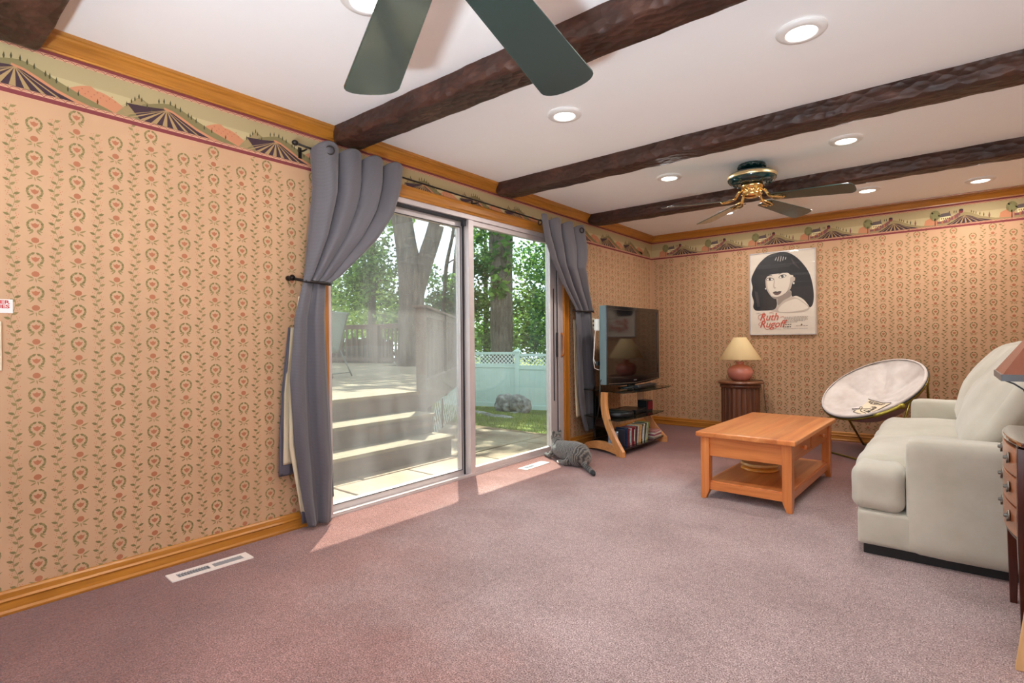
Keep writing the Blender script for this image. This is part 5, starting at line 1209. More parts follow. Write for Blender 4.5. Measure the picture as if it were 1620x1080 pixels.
body = m.build('body', t.m, r)
q = body.modifiers.new('remesh', 'REMESH'); q.mode = 'VOXEL'; q.voxel_size = 0.0045; q.use_smooth_shade = True
q = body.modifiers.new('smooth', 'SMOOTH'); q.factor = 0.6; q.iterations = 5
q = body.modifiers.new('fur', 'DISPLACE'); tx_ = bpy.data.textures.new('fur', 'CLOUDS'); tx_.noise_scale = 0.012; tx_.noise_depth = 2; q.texture = tx_; q.strength = 0.004; q.mid_level = 0.5
dk = mat('cat_dark', srgb(26, 26, 28), 0.7)
m = MB(); m.ell((-0.02, -0.098, 0.014), (0.026, 0.014, 0.013)); m.build('white_paw', mat('cat_white', srgb(226, 216, 204), 0.8), r)
m = MB(); m.tube([(0.405, -0.082, 0.019), (0.43, -0.093, 0.0185), (0.456, -0.106, 0.018)], [0.0190, 0.0175, 0.011], 14); m.ell((0.456, -0.106, 0.018), (0.012, 0.011, 0.011)); m.build('tail_tip', dk, r)
for k in range(5):
    f_ = k/5; p0 = Vector((0.255, -0.037, 0.030)).lerp(Vector((0.392, -0.076, 0.0195)), f_); d_ = Vector((0.93, -0.30, -0.05)).normalized()
    m = MB(); m.tube([p0-d_*0.005, p0+d_*0.005], 0.0222-0.0022*f_, 14, cap=False); m.build('tail_ring', dk, r)
for sg in (-1, 1):
    m = MB(); m.ell((HC.x-0.036, HC.y+sg*0.020+0.003, HC.z+0.007), (0.007, 0.007, 0.007)); m.build('eye', mat('cat_eye', srgb(150, 160, 60), 0.1), r)
m = MB(); m.ell((HC.x-0.057, HC.y+0.009, HC.z-0.008), (0.005, 0.006, 0.004)); m.build('nose', mat('cat_nose', srgb(150, 90, 84), 0.5), r)
# ================================================================== outside
conc = NT('patio_stone'); b = conc.b; v = conc.coords(); f = conc.noise(v, 1.6, 5, 0.65); f2 = conc.noise(v, 60, 3, 0.6)
conc.l(conc.ramp(f, [(0.3, srgb(122, 98, 78)), (0.5, srgb(150, 132, 110)), (0.72, srgb(168, 156, 138))]), b.inputs['Base Color']); b.inputs['Roughness'].default_value = 0.9; conc.bump(f2, 0.3, 0.01)
# roof with eave
m = MB(); m.box((-0.585, RY-0.5, H+0.19), (RX+0.45, L+0.6, H+0.33)); struct('roof', m, mat('roof_soffit', srgb(206, 202, 194), 0.7))
m = MB(); m.box((-TH-0.02, RY-TH, -0.9), (-TH-0.001, DY0-0.02, H+0.19)); m.box((-TH-0.02, DY1+0.02, -0.9), (-TH-0.001, L+TH, H+0.19)); m.box((-TH-0.02, DY0-0.02, DZ+0.02), (-TH-0.001, DY1+0.02, H+0.19)); struct('trim_4', m, paint_out)
# patio slabs
m = MB(); rg = random.Random(11)
xs = [-5.4, -4.5, -3.55, -2.7, -1.75, -0.95, -0.165]; 
for i in range(len(xs)-1):
    y = -2.5+0.35*(i % 2)
    while y < 5.45:
        y2 = min(y+rg.uniform(0.75, 1.15), 5.50+0.10*((i*3) % 4))
        m.box((xs[i]+0.010, y+0.010, -0.22), (xs[i+1]-0.010, y2-0.010, -0.10+rg.uniform(-0.006, 0.002))); y = y2
o = m.build('patio', conc.m, None, bevel=0.006); o['kind'] = 'structure'
m = MB(); m.box((-5.5, -2.6, -0.24), (-0.15, 5.70, -0.125)); o = m.build('patio_bed', mat('joint_sand', srgb(112, 92, 68), 0.95, var=0.3, vscale=30)); o['kind'] = 'structure'
m = MB(); m.box((-6, -16, -0.24), (16, RY-TH-0.005, -0.12)); m.box((RX+TH+0.005, RY-TH-0.01, -0.24), (16, 12, -0.12)); o = m.build('bounce_slab', mat('bounce_pale', srgb(242, 241, 240), 0.9, var=0.06, vscale=4)); o['kind'] = 'structure'  # unseen pale slab added to bounce daylight in through the rear windows
# lawn
def gz(x, y):
    t_ = max(0.0, min(1.0, (y-5.4)/6.8)); far = max(0.0, min(1.0, (-x-8)/12))
    return -0.17-0.66*(t_*t_*(3-2*t_))-0.5*far*far+0.025*noise.noise(Vector((x*0.7, y*0.7, 0)))
lawn = NT('lawn'); b = lawn.b; v = lawn.coords(); f = lawn.noise(v, 1.1, 5, 0.7, 0.6); f2 = lawn.noise(v, 90, 4, 0.7)
c1 = lawn.ramp(f, [(0.32, srgb(92, 84, 44)), (0.48, srgb(108, 116, 48)), (0.7, srgb(140, 150, 66))]); c2 = lawn.ramp(f2, [(0.3, (0.55, 0.55, 0.5, 1)), (0.7, (1.25, 1.25, 1.2, 1))])
mm = lawn.n('ShaderNodeMixRGB', blend_type='MULTIPLY'); mm.inputs[0].default_value = 1; lawn.l(c1, mm.inputs[1]); lawn.l(c2, mm.inputs[2]); lawn.l(mm.outputs[0], b.inputs['Base Color']); b.inputs['Roughness'].default_value = 0.95; lawn.bump(f2, 0.8, 0.03)
m = MB(); NX, NY = 90, 90
def lf(a, c): x = -60+75*(a**0.6) ; y = -20+80*c; y = -20+80*c; return (x, y, gz(x, y)-(0.0 if y > 5.3 or x < -5.4 else 0.10))
m.grid(lf, NX, NY+70); o = m.build('lawn', lawn.m); o['kind'] = 'structure'
# grass blades near the patio edge
def rand_quads(n, fn, seed):
    rs = np.random.RandomState(seed); V = np.zeros((n*4, 3)); 
    fn(rs, V); return V
def cloud(name, blobs, n, size, mats, seed, parent=None, upbias=0.2, hollow=0.0):
    """leaves filling ellipsoids: blobs = (cx,cy,cz,rx,ry,rz,weight)"""
    rs = np.random.RandomState(seed); w = np.array([q[6] for q in blobs], float); w /= w.sum()
    pick = rs.choice(len(blobs), n, p=w); B = np.array([q[:6] for q in blobs])[pick]
    d = rs.normal(size=(n, 3)); d /= np.linalg.norm(d, axis=1)[:, None]; rr = rs.uniform(hollow, 1, n)**0.5
    C = B[:, :3]+d*rr[:, None]*B[:, 3:6]
    # gather leaves in sprays
    C += (np.sin(C*5.1+seed)+np.sin(C[:, [1, 2, 0]]*8.3))*0.06
    a = rs.normal(size=(n, 3)); a[:, 2] *= 0.6; a /= np.linalg.norm(a, axis=1)[:, None]
    q = rs.normal(size=(n, 3)); q[:, 2] += upbias; b_ = np.cross(a, q); b_ /= np.linalg.norm(b_, axis=1)[:, None]
    s = size*rs.uniform(0.6, 1.35, n)[:, None]
    V = np.empty((n, 4, 3)); V[:, 0] = C-a*s; V[:, 1] = C-b_*s*0.55+a*s*0.1; V[:, 2] = C+a*s; V[:, 3] = C+b_*s*0.55+a*s*0.1
    V = V.reshape(-1, 3); me = bpy.data.meshes.new(name)
    me.vertices.add(n*4); me.vertices.foreach_set('co', V.ravel()); me.loops.add(n*4); me.loops.foreach_set('vertex_index', np.arange(n*4, dtype=np.int32))
    me.polygons.add(n); me.polygons.foreach_set('loop_start', np.arange(0, n*4, 4, dtype=np.int32)); me.polygons.foreach_set('loop_total', np.full(n, 4, dtype=np.int32))
    for mt in mats: me.materials.append(mt)
    me.polygons.foreach_set('material_index', rs.randint(0, len(mats), n).astype(np.int32)); me.update(calc_edges=True)
    o = bpy.data.objects.new(name, me); COL.objects.link(o)
    if parent is not None: o.parent = parent
    return o
def leafmat(n, c, tr=0.45):
    t = NT('leaf_'+n); b = t.b; b.inputs['Base Color'].default_value = srgb(*c); b.inputs['Roughness'].default_value = 0.5; b.inputs['Specular IOR Level'].default_value = 0.3
    g = t.n('ShaderNodeNewGeometry'); hs = t.n('ShaderNodeHueSaturation'); hs.inputs['Color'].default_value = srgb(*c)
    ob = t.coords((1, 1, 1)); f = t.noise(ob, 1.3, 3); mr = t.n('ShaderNodeMapRange'); mr.inputs[3].default_value = 0.6; mr.inputs[4].default_value = 1.4; t.l(f, mr.inputs[0]); t.l(mr.outputs[0], hs.inputs['Value'])
    t.l(hs.outputs[0], b.inputs['Base Color'])
    tl = t.n('ShaderNodeBsdfTranslucent'); t.l(hs.outputs[0], tl.inputs[0]); mx = t.n('ShaderNodeMixShader'); mx.inputs[0].default_value = tr
    t.l(b.outputs[0], mx.inputs[1]); t.l(tl.outputs[0], mx.inputs[2]); t.l(mx.outputs[0], t.o.inputs[0]); return t.m
LG = [leafmat('mid', (96, 138, 62)), leafmat('deep', (62, 100, 50)), leafmat('light', (142, 176, 84))]
LB = [leafmat('bright', (176, 200, 96)), leafmat('lime', (196, 214, 120)), leafmat('fresh', (136, 172, 78))]
LD_ = [leafmat('dark', (58, 88, 46)), leafmat('dark2', (82, 118, 58)), leafmat('teal', (70, 116, 70))]
bark = NT('bark'); b = bark.b; v = bark.coords((1, 1, 0.18)); f = bark.noise(v, 16, 5, 0.7, 0.5); bark.l(bark.ramp(f, [(0.3, srgb(62, 54, 48)), (0.55, srgb(104, 94, 84)), (0.75, srgb(136, 124, 110))]), b.inputs['Base Color']); b.inputs['Roughness'].default_value = 0.95; bark.bump(f, 1.0, 0.05)
def grow(pts, rad, seg=20, wob=0.03, seed=1):
    """smooth bark tube along points"""
    P_ = [Vector(p) for p in pts]; out = []; rr = []
    E2 = [P_[0]]+P_+[P_[-1]]; R2 = [rad[0]]+list(rad)+[rad[-1]]
    for i in range(len(P_)-1):
        for k in range(8):
            t_ = k/8; p0, p1, p2, p3 = E2[i:i+4]
            q = 0.5*((2*p1)+(-p0+p2)*t_+(2*p0-5*p1+4*p2-p3)*t_*t_+(-p0+3*p1-3*p2+p3)*t_**3)
            out.append(q); rr.append((R2[i+1]*(1-t_)+R2[i+2]*t_)*(1+wob*noise.noise(q*1.3+Vector((seed, 0, 0)))*2))
    out.append(P_[-1]); rr.append(rad[-1]); m = MB(); m.tube(out, rr, seg)
    for i, p in enumerate(m.v):
        n_ = noise.noise(Vector((p[0]*5, p[1]*5, p[2]*0.9))); c = out[i//seg]; d_ = Vector(p)-c; k_ = 1+0.09*n_; m.v[i] = tuple(c+d_*k_) if i//seg < len(out) else p
    return m
def tree(name, label, loc, limbs, blobs, n, size, mats, seed, group='trees beyond the glass door', cat='tree'):
    r = thing(name, label, cat, loc, 0, group)
    for i, (pts, rad) in enumerate(limbs):
        pts = [(a-loc[0], b_-loc[1], c-loc[2]) for a, b_, c in pts]; g = grow(pts, rad, seed=seed+i); g.build('trunk' if i == 0 else 'limb', bark.m, r)
    if n: cloud('foliage', [(q[0]-loc[0], q[1]-loc[1], q[2]-loc[2])+tuple(q[3:]) for q in blobs], n, size, mats, seed, r)
    return r
tree('forked_tree', 'big tree whose grey trunk forks in two, standing at the end of the deck', (-7.13, 8.57, -0.4),
     [([(-7.13, 8.57, -0.4), (-7.13, 8.57, 0.5), (-7.12, 8.57, 1.4), (-7.08, 8.60, 2.4), (-7.18, 8.52, 3.4), (-7.34, 8.40, 4.6), (-7.9, 8.2, 7.0), (-8.3, 8.2, 9.5)], (0.46, 0.34, 0.29, 0.31, 0.25, 0.24, 0.20, 0.1)),
      ([(-7.05, 8.62, 2.0), (-6.86, 8.77, 2.9), (-6.68, 8.92, 3.6), (-6.52, 9.06, 4.4), (-6.2, 9.4, 6.5), (-6.3, 9.8, 9.0)], (0.20, 0.20, 0.19, 0.18, 0.14, 0.07))],
     [(-8.6, 10.2, 9.6, 2.6, 2.4, 1.6, 3), (-6.8, 11.6, 10.4, 2.0, 2.0, 1.4, 2), (-10.6, 9.6, 10.0, 2.2, 2.2, 1.6, 2), (-7.7, 7.5, 9.6, 1.9, 1.9, 1.2, 2.2), (-9.8, 6.6, 9.8, 2.4, 2.2, 1.4, 2.4), (-4.9, 8.7, 9.4, 1.5, 1.2, 0.8, 1.0)], 9000, 0.15, LG, 3)
tree('tall_tree', 'straight thick tree trunk with ivy, rising behind the lattice topped fence', (-9.25, 14.55, -1.0),
     [([(-9.25, 14.55, -1.0), (-9.25, 14.55, 0.8), (-9.24, 14.56, 3.0), (-9.24, 14.57, 5.0), (-9.1, 14.7, 8.0), (-9.0, 14.9, 12)], (0.50, 0.40, 0.385, 0.43, 0.34, 0.2))],
     [(-9.3, 15.2, 11.0, 4.2, 4.0, 2.4, 6), (-9.12, 14.35, 4.0, 0.5, 0.42, 1.3, 0.28), (-9.05, 14.1, 2.9, 0.5, 0.3, 0.35, 0.1), (-5.5, 16.5, 10.5, 3.0, 3.0, 2.0, 2), (-13, 12.5, 11, 3, 3, 2, 2)], 9000, 0.17, LG, 4)
tree('slender_tree', 'slender leaning young tree in the gap beside the forked trunk', (-11.65, 13.89, -1.0),
     [([(-11.65, 13.89, -1.0), (-11.65, 13.89, 1.1), (-11.54, 13.98, 3.0), (-11.46, 14.05, 4.05), (-11.25, 14.22, 5.4), (-11.2, 14.3, 7.5)], (0.10, 0.09, 0.075, 0.07, 0.055, 0.02)),
      ([(-11.46, 14.05, 4.0), (-11.1, 14.4, 4.25), (-10.5, 14.9, 4.3)], (0.03, 0.02, 0.01)), ([(-11.3, 14.2, 5.0), (-10.9, 14.6, 5.2), (-10.4, 15.0, 5.2)], (0.03, 0.02, 0.01))],
     [(-11.0, 14.5, 4.4, 0.6, 0.5, 0.5, 1), (-10.5, 14.9, 5.1, 0.5, 0.5, 0.4, 1), (-11.3, 14.5, 3.0, 0.8, 0.6, 0.7, 1.5)], 500, 0.10, LG, 5)
tree('maple_tree', 'leafy mid green tree with drooping branches on the chair side of the forked trunk', (-12.6, 11.4, -1.0),
     [([(-12.6, 11.4, -1), (-12.6, 11.5, 2), (-12.5, 11.5, 4.5), (-12.4, 11.4, 7)], (0.16, 0.13, 0.09, 0.04)), ([(-12.6, 11.5, 2.6), (-12.0, 11.4, 3.2), (-11.2, 11.6, 3.0)], (0.05, 0.035, 0.015))],
     [(-12.0, 11.1, 3.7, 1.0, 1.0, 1.0, 3), (-12.5, 10.7, 2.9, 0.9, 0.8, 0.7, 1.6), (-11.2, 11.6, 2.6, 0.8, 0.8, 0.6, 1.2), (-12.0, 11.6, 5.4, 1.0, 0.9, 0.8, 0.9), (-13.3, 11.0, 4.8, 0.9, 0.9, 0.9, 1.2), (-11.1, 11.4, 1.7, 0.8, 0.8, 0.6, 1.0)], 5200, 0.075, LG, 6)
tree('lime_green_bush', 'bright yellow-green sunlit bush above the deck railing', (-15.4, 13.4, -1.2),
     [([(-15.4, 13.4, -1.2), (-15.4, 13.4, 1.2), (-15.3, 13.5, 3.0)], (0.10, 0.07, 0.03))],
     [(-15.3, 13.5, 2.3, 1.5, 1.3, 1.1, 3), (-14.3, 14.3, 1.6, 1.3, 1.1, 0.7, 1.6), (-16.8, 12.8, 2.8, 1.2, 1.1, 1.0, 1.4), (-15.6, 13.4, 3.5, 0.8, 0.7, 0.6, 0.7), (-13.2, 15.0, 1.2, 0.9, 0.9, 0.5, 0.7)], 6500, 0.085, LB, 7, 'trees beyond the glass door', 'bush')
tree('pale_tree', 'tall pale green tree high behind the swag of the wide curtain', (-19.5, 14.0, -1.2),
     [([(-19.5, 14.0, -1.2), (-19.4, 14.0, 3), (-19.2, 14.0, 8)], (0.22, 0.16, 0.06))],
     [(-18.0, 13.9, 5.8, 2.2, 2.0, 1.7, 3), (-19.8, 12.8, 4.0, 1.8, 1.8, 1.5, 2), (-17.2, 14.9, 3.9, 1.2, 1.2, 0.9, 0.8), (-16.2, 14.8, 6.6, 1.4, 1.4, 0.9, 0.9)], 5200, 0.11, [LG[2], LB[2], LG[0]], 8)
tree('dense_tree', 'dense green tree between the forked trunk and the door post', (-12.2, 15.0, -1.0),
     [([(-12.2, 15.0, -1), (-12.2, 15.0, 2), (-12.0, 15.1, 5)], (0.15, 0.11, 0.04))],
     [(-11.7, 14.6, 2.6, 1.1, 1.0, 1.1, 3), (-12.9, 14.0, 1.8, 1.1, 0.9, 1.0, 1.5), (-11.0, 15.3, 3.9, 0.8, 0.8, 0.6, 0.8), (-13.0, 14.2, 3.8, 0.7, 0.7, 0.7, 0.7)], 4600, 0.085, LD_+[LG[0]], 9)
tree('feathery_tree', 'loose feathery tree showing between the door post and the straight trunk', (-12.0, 16.8, -1.0),
     [([(-12.0, 16.8, -1), (-11.9, 16.7, 3), (-11.8, 16.6, 7)], (0.14, 0.10, 0.04)), ([(-11.9, 16.7, 2.0), (-11.2, 16.9, 2.3), (-10.4, 17.2, 2.1)], (0.05, 0.04, 0.02)), ([(-11.9, 16.7, 3.6), (-11.2, 16.5, 4.0), (-10.4, 16.7, 4.0)], (0.05, 0.04, 0.02))],
     [(-11.6, 16.2, 2.6, 1.2, 1.0, 0.9, 2.2), (-11.2, 16.3, 4.4, 1.1, 0.9, 0.7, 1.5), (-11.8, 16.0, 5.6, 1.1, 0.9, 0.6, 0.7), (-11.4, 16.5, 1.0, 1.2, 1.0, 0.8, 1.8)], 4200, 0.085, LG+[LD_[1]], 10)
tree('leafy_tree', 'dense bright green tree filling the pane next to the narrow curtain', (-8.4, 17.0, -1.0),
     [([(-8.4, 17.0, -1), (-8.4, 17.0, 3), (-8.5, 17.0, 7)], (0.17, 0.13, 0.05))],
     [(-8.7, 16.2, 2.5, 1.5, 1.2, 1.2, 3), (-8.3, 15.6, 1.1, 1.5, 1.0, 0.9, 2.2), (-9.3, 16.7, 4.2, 1.3, 1.1, 0.8, 1.3), (-7.6, 16.7, 4.4, 1.2, 1.1, 0.9, 1.2), (-8.7, 16.9, 5.6, 1.3, 1.1, 0.6, 0.5), (-6.6, 16.8, 2.4, 1.3, 1.2, 1.5, 1.6)], 8500, 0.085, [LG[0], LG[2], LB[2], LD_[2]], 11)
tree('grey_tree', 'thin grey tree trunk close to the edge of the door beside the narrow curtain', (-10.7, 20.1, -1.2),
     [([(-10.7, 20.1, -1.2), (-10.8, 20.0, 2), (-10.9, 19.7, 5), (-11.0, 19.6, 9)], (0.26, 0.2, 0.18, 0.1))], [(-10.5, 20.5, 8.5, 2, 2, 1.2, 1)], 700, 0.12, LG, 12)
rs_ = random.Random(21); blobs = []
for k in range(46):
    f = k/45; x = -40+44*f+rs_.uniform(-1, 1); y = 17+13*math.sin(PI*f*0.75+0.15)+rs_.uniform(-1.5, 1.5); blobs.append((x, y, rs_.uniform(0.2, 3.0), 2.2, 1.8, rs_.uniform(1.1, 2.2), 1))
o = cloud('distant_foliage', blobs, 26000, 0.16, [LG[0], LG[2], LB[2], LD_[1]], 13); tag(o, 'soft green wall of woodland far behind all the garden trees', 'woodland', kind='stuff')

# ------------------------------------------------------------------ deck and steps
deckw = NT('deck_boards'); b = deckw.b
v = deckw.coords((1, 0.10, 1)); f = deckw.noise(v, 14, 5, 0.65, 0.5); v2 = deckw.coords(); sx = deckw.n('ShaderNodeSeparateXYZ'); deckw.l(v2, sx.inputs[0])
wv = deckw.n('ShaderNodeMath', operation='MULTIPLY'); wv.inputs[1].default_value = 7.1; deckw.l(sx.outputs[0], wv.inputs[0]); fr_ = deckw.n('ShaderNodeMath', operation='FRACT'); deckw.l(wv.outputs[0], fr_.inputs[0])
gap = deckw.ramp(fr_.outputs[0], [(0.0, (0.3, 0.3, 0.3, 1)), (0.05, (1, 1, 1, 1))])
mm = deckw.n('ShaderNodeMixRGB', blend_type='MULTIPLY'); mm.inputs[0].default_value = 1; deckw.l(deckw.ramp(f, [(0.3, srgb(98, 88, 72)), (0.7, srgb(150, 137, 112))]), mm.inputs[1]); deckw.l(gap, mm.inputs[2]); deckw.l(mm.outputs[0], b.inputs['Base Color']); b.inputs['Roughness'].default_value = 0.85
stained = wood('stained_wood', srgb(84, 68, 60), srgb(116, 98, 88), 'Y', 1, 0.8, 10); stained_z = wood('stained_wood_z', srgb(82, 67, 59), srgb(114, 97, 87), 'Z', 1, 0.8, 10)
ZD = 0.525
poly = [(-1.72, -2.4), (-1.72, 4.12), (-5.30, 8.66), (-6.55, 8.66), (-6.60, 8.05), (-7.65, 8.05), (-7.70, 9.00), (-9.0, 9.12), (-13.0, 7.75), (-13.0, -2.4)]
m = MB(); m.prism(poly, ZD-0.035, ZD, 'z'); dk_ = m.build('deck', deckw.m); dk_['kind'] = 'structure'
m = MB(); m.box((-1.755, -2.4, 0.29), (-1.72, 4.10, ZD-0.035)); p0, p1 = Vector((-1.72, 4.12, 0)), Vector((-5.30, 8.66, 0)); dd = (p1-p0).normalized(); nn_ = Vector((-dd.y, dd.x, 0))*0.02
q = [p0-nn_, p1-nn_, p1+nn_, p0+nn_]; m.prism([(a.x, a.y) for a in q], 0.30, ZD-0.035, 'z'); m.build('fascia', stained, dk_)
def step(x1, x0, y0, y1, z0, z1, nm):
    m = MB(); m.box((x0, y0, z1-0.035), (x1+0.030, y1+0.028, z1)); a = m.build('tread', deckw.m, dk_, bevel=0.004)
    m = MB(); m.box((x1-0.03, y0, z0), (x1, y1, z1-0.035)); m.box((x0, y1-0.03, z0), (x1-0.03, y1, z1-0.035)); m.build('riser', stained, dk_, bevel=0.003)
step(-1.09, -1.40, 0.3, 4.00, -0.14, 0.10, '1'); step(-1.385, -1.72, 0.3, 3.99, 0.10, 0.312, '2')
m = MB(); m.box((-1.752, 0.3, 0.312), (-1.722, 4.05, ZD-0.035)); m.build('riser', stained, dk_, bevel=0.003)

# railing along the slanting deck edge
r = thing('deck_railing', 'grey-brown deck railing with close balusters running away from the steps', 'railing', (-1.72, 4.14, ZD))
LN = 5.75; ang = math.atan2(dd.y, dd.x)
T = Matrix.Rotation(ang, 4, 'Z')
m = MB(); m.box((-0.005, -0.055, -0.42), (0.10, 0.055, 0.955), T=T); m.build('post', stained_z, r, bevel=0.004)
m = MB(); m.box((-0.03, -0.085, 0.955), (LN, 0.085, 0.985), T=T); m.build('top_rail', stained, r, bevel=0.004)
m = MB(); m.box((0.10, -0.02, 0.865), (LN, 0.02, 0.955), T=T); m.build('upper_rail', stained, r)
m = MB(); m.box((0.09, -0.060, 0.085), (LN, 0.060, 0.120), T=T); m.build('lower_rail', stained, r, bevel=0.003)
m = MB(); m.box((0.10, -0.045, -0.22), (LN, -0.02, 0.083), T=T); m.build('skirt_board', stained, r)
for s_ in (1.9, 3.8, 5.6):
    m = MB(); m.box((s_, -0.045, -0.25), (s_+0.09, 0.045, 0.955), T=T); m.build('post', stained_z, r, bevel=0.003)
proto = None; s_ = 0.18
while s_ < LN-0.05:
    if proto is None:
        m = MB(); m.box((-0.019, 0.000, 0.12), (0.019, 0.036, 0.90)); proto = m.build('baluster', stained_z, r); o = proto
    else:
        o = proto.copy(); COL.objects.link(o)
    o.location = T @ Vector((s_, 0, 0)); o.rotation_euler = (0, 0, ang); s_ += 0.105
# white lattice skirt under the deck edge
vin = mat('white_vinyl', srgb(222, 230, 226), 0.45); vin_g = mat('fence_vinyl', srgb(196, 214, 204), 0.5, var=0.03, vscale=2)
r = thing('deck_lattice', 'white diagonal lattice panel closing the space under the deck edge', 'lattice', (-1.72, 4.14, 0.30))
def lattice(m, x0, x1, z0, z1, st, w, th, T=None, mi=0):
    H_ = z1-z0; k = x0-H_
    while k < x1:
        for sg in (1, -1):
            a0, a1 = (k, z0) if sg > 0 else (k, z1); pts = []
            sx0 = max(k, x0); sx1 = min(k+H_, x1)
            if sx1-sx0 > 0.01:
                za = z0+(sx0-k) if sg > 0 else z1-(sx0-k); zb = z0+(sx1-k) if sg > 0 else z1-(sx1-k)
                h = w*0.7; yo = th if sg > 0 else -th
                m.add([(sx0, yo-th/2, za-h), (sx1, yo-th/2, zb-h), (sx1, yo-th/2, zb+h), (sx0, yo-th/2, za+h), (sx0, yo+th/2, za-h), (sx1, yo+th/2, zb-h), (sx1, yo+th/2, zb+h), (sx0, yo+th/2, za+h)],
                      [(0, 1, 2, 3), (7, 6, 5, 4), (0, 4, 5, 1), (2, 6, 7, 3), (1, 5, 6, 2), (0, 3, 7, 4)], mi, False, T)
        k += st
m = MB(); lattice(m, 0.55, 5.6, -0.46, -0.02, 0.19, 0.022, 0.0016, T @ Matrix.Translation((0, -0.05, 0))); m.build('lattice', vin, r)
m = MB(); m.box((1.25, -0.07, -0.46), (1.30, -0.055, 0.0), T=T); m.box((0.45, -0.04, -0.47), (0.55, 0.04, 0.0), T=T); m.build('frame', stained, r)

# far railing of the deck and the old board fence behind it
def far(p): return Vector((p[0], p[1], 0))
r = thing('deck_railing', 'brown railing with wide spaced balusters at the far end of the deck', 'railing', (-9.0, 9.10, ZD))
A, B_ = Vector((-13.0, 7.73, 0)), Vector((-9.0, 9.10, 0)); C_ = Vector((-7.70, 8.98, 0))
def run(Aa, Bb, first=None):
    dv = Bb-Aa; ln = dv.length; an = math.atan2(dv.y, dv.x); T = Matrix.Translation(Aa-Vector((-9.0, 9.10, 0))) @ Matrix.Rotation(an, 4, 'Z')
    m = MB(); m.box((0, -0.07, 1.02), (ln, 0.07, 1.055), T=T); m.box((0, -0.02, 0.93), (ln, 0.02, 1.02), T=T); m.build('top_rail', stained, r)
    m = MB(); m.box((0, -0.02, 0.06), (ln, 0.02, 0.15), T=T); m.build('lower_rail', stained, r)
    n = int(ln/0.17)
    for k in range(n):
        if first is None: mb = MB(); mb.box((-0.022, -0.019, 0.02), (0.022, 0.019, 1.0)); first = mb.build('baluster', stained_z, r); o = first
        else: o = first.copy(); COL.objects.link(o)
        o.location = (T @ Vector((0.08+k*0.17, 0, 0))); o.rotation_euler = (0, 0, an)
    return first
f1_ = run(A, B_); run(B_, C_, f1_)
m = MB(); m.box((-0.17, -0.10, 0.0), (0.02, 0.06, 1.02)); m.build('post', stained_z, r)
r = thing('board_fence', 'old dark board fence with uneven tops close behind the far deck railing', 'fence', (-10.5, 9.2, -0.9))
dirv = (B_-A).normalized(); an = math.atan2(dirv.y, dirv.x); k = 0; s_ = -3.2; rg = random.Random(4); darkw = wood('old_board', srgb(58, 50, 46), srgb(92, 82, 74), 'Z', 1, 0.9, 12)
tops = [2.34, 2.40, 2.37, 2.34, 2.38, 2.40, 2.36, 2.30, 2.26, 2.22, 2.18, 2.20, 2.15, 2.16, 2.10, 2.13, 2.08, 2.12, 2.08, 2.06, 2.1, 2.05]
for k in range(22):
    w = rg.uniform(0.17, 0.215); h = tops[k]; m = MB(); m.prism([(-w/2, 0), (w/2, 0), (w/2, h-0.07), (w/2-0.035, h), (-w/2+0.035, h), (-w/2, h-0.07)], -0.012, 0.012, 'y')
    o = m.build('board', darkw, r); p = dirv*s_; o.location = (p.x-0.35*dirv.y*0, p.y+0.25, 0); o.rotation_euler = (0, 0, an); s_ += w+(0.035 if k in (5, 8, 9, 13) else 0.008)
m = MB(); T = Matrix.Translation((0, 0.28, 0)) @ Matrix.Rotation(an, 4, 'Z'); m.box((-3.3, 0, 0.5), (1.5, 0.04, 0.6), T=T); m.box((-3.3, 0, 1.6), (1.5, 0.04, 1.7), T=T); m.build('rail', darkw, r)

# ------------------------------------------------------------------ sling chair on the deck
sling = mat('grey_green_sling', srgb(142, 152, 140), 0.7); chf = mat('chair_frame', srgb(108, 112, 104), 0.4, 0.4)
r = thing('sling_chair', 'grey-green sling patio chair standing on the deck, half hidden by the wide curtain', 'patio chair', (-4.83, 4.86, ZD), math.radians(205))
# local +x faces the sitter's front
W3 = 0.26
back_ = [(-0.26, 1.06), (-0.24, 1.03), (-0.19, 0.85), (-0.13, 0.62), (-0.09, 0.47), (-0.06, 0.41)]; seat_ = [(-0.06, 0.41), (0.0, 0.395), (0.22, 0.41), (0.40, 0.44), (0.44, 0.43)]
m = MB(); pr = back_+seat_[1:]; m.add([(x, -W3+0.02, z) for x, z in pr]+[(x, W3-0.02, z) for x, z in pr], [(i, i+1, len(pr)+i+1, len(pr)+i) for i in range(len(pr)-1)], 0, True); m.build('sling', sling, r, solid=0.006)
for sg in (-1, 1):
    m = MB(); m.tube([(x, sg*W3, z) for x, z in pr], 0.014, 10); m.build('side_rail', chf, r)
    m = MB(); m.tube([(-0.16, sg*(W3+0.02), 0.62), (-0.08, sg*(W3+0.03), 0.665), (0.10, sg*(W3+0.03), 0.660), (0.30, sg*(W3+0.03), 0.62), (0.37, sg*(W3+0.03), 0.54), (0.38, sg*(W3+0.03), 0.30), (0.40, sg*(W3+0.03), 0.013)], 0.013, 10); m.build('armrest', chf, r)
    m = MB(); m.tube([(0.05, sg*(W3+0.015), 0.62), (-0.10, sg*(W3+0.02), 0.40), (-0.22, sg*(W3+0.02), 0.18), (-0.30, sg*(W3+0.02), 0.013)], 0.013, 10); m.build('leg', chf, r)
m = MB(); m.tube([(-0.275, -W3-0.02, 0.075), (-0.275, W3+0.02, 0.075)], 0.010, 8); m.build('crossbar', chf, r)

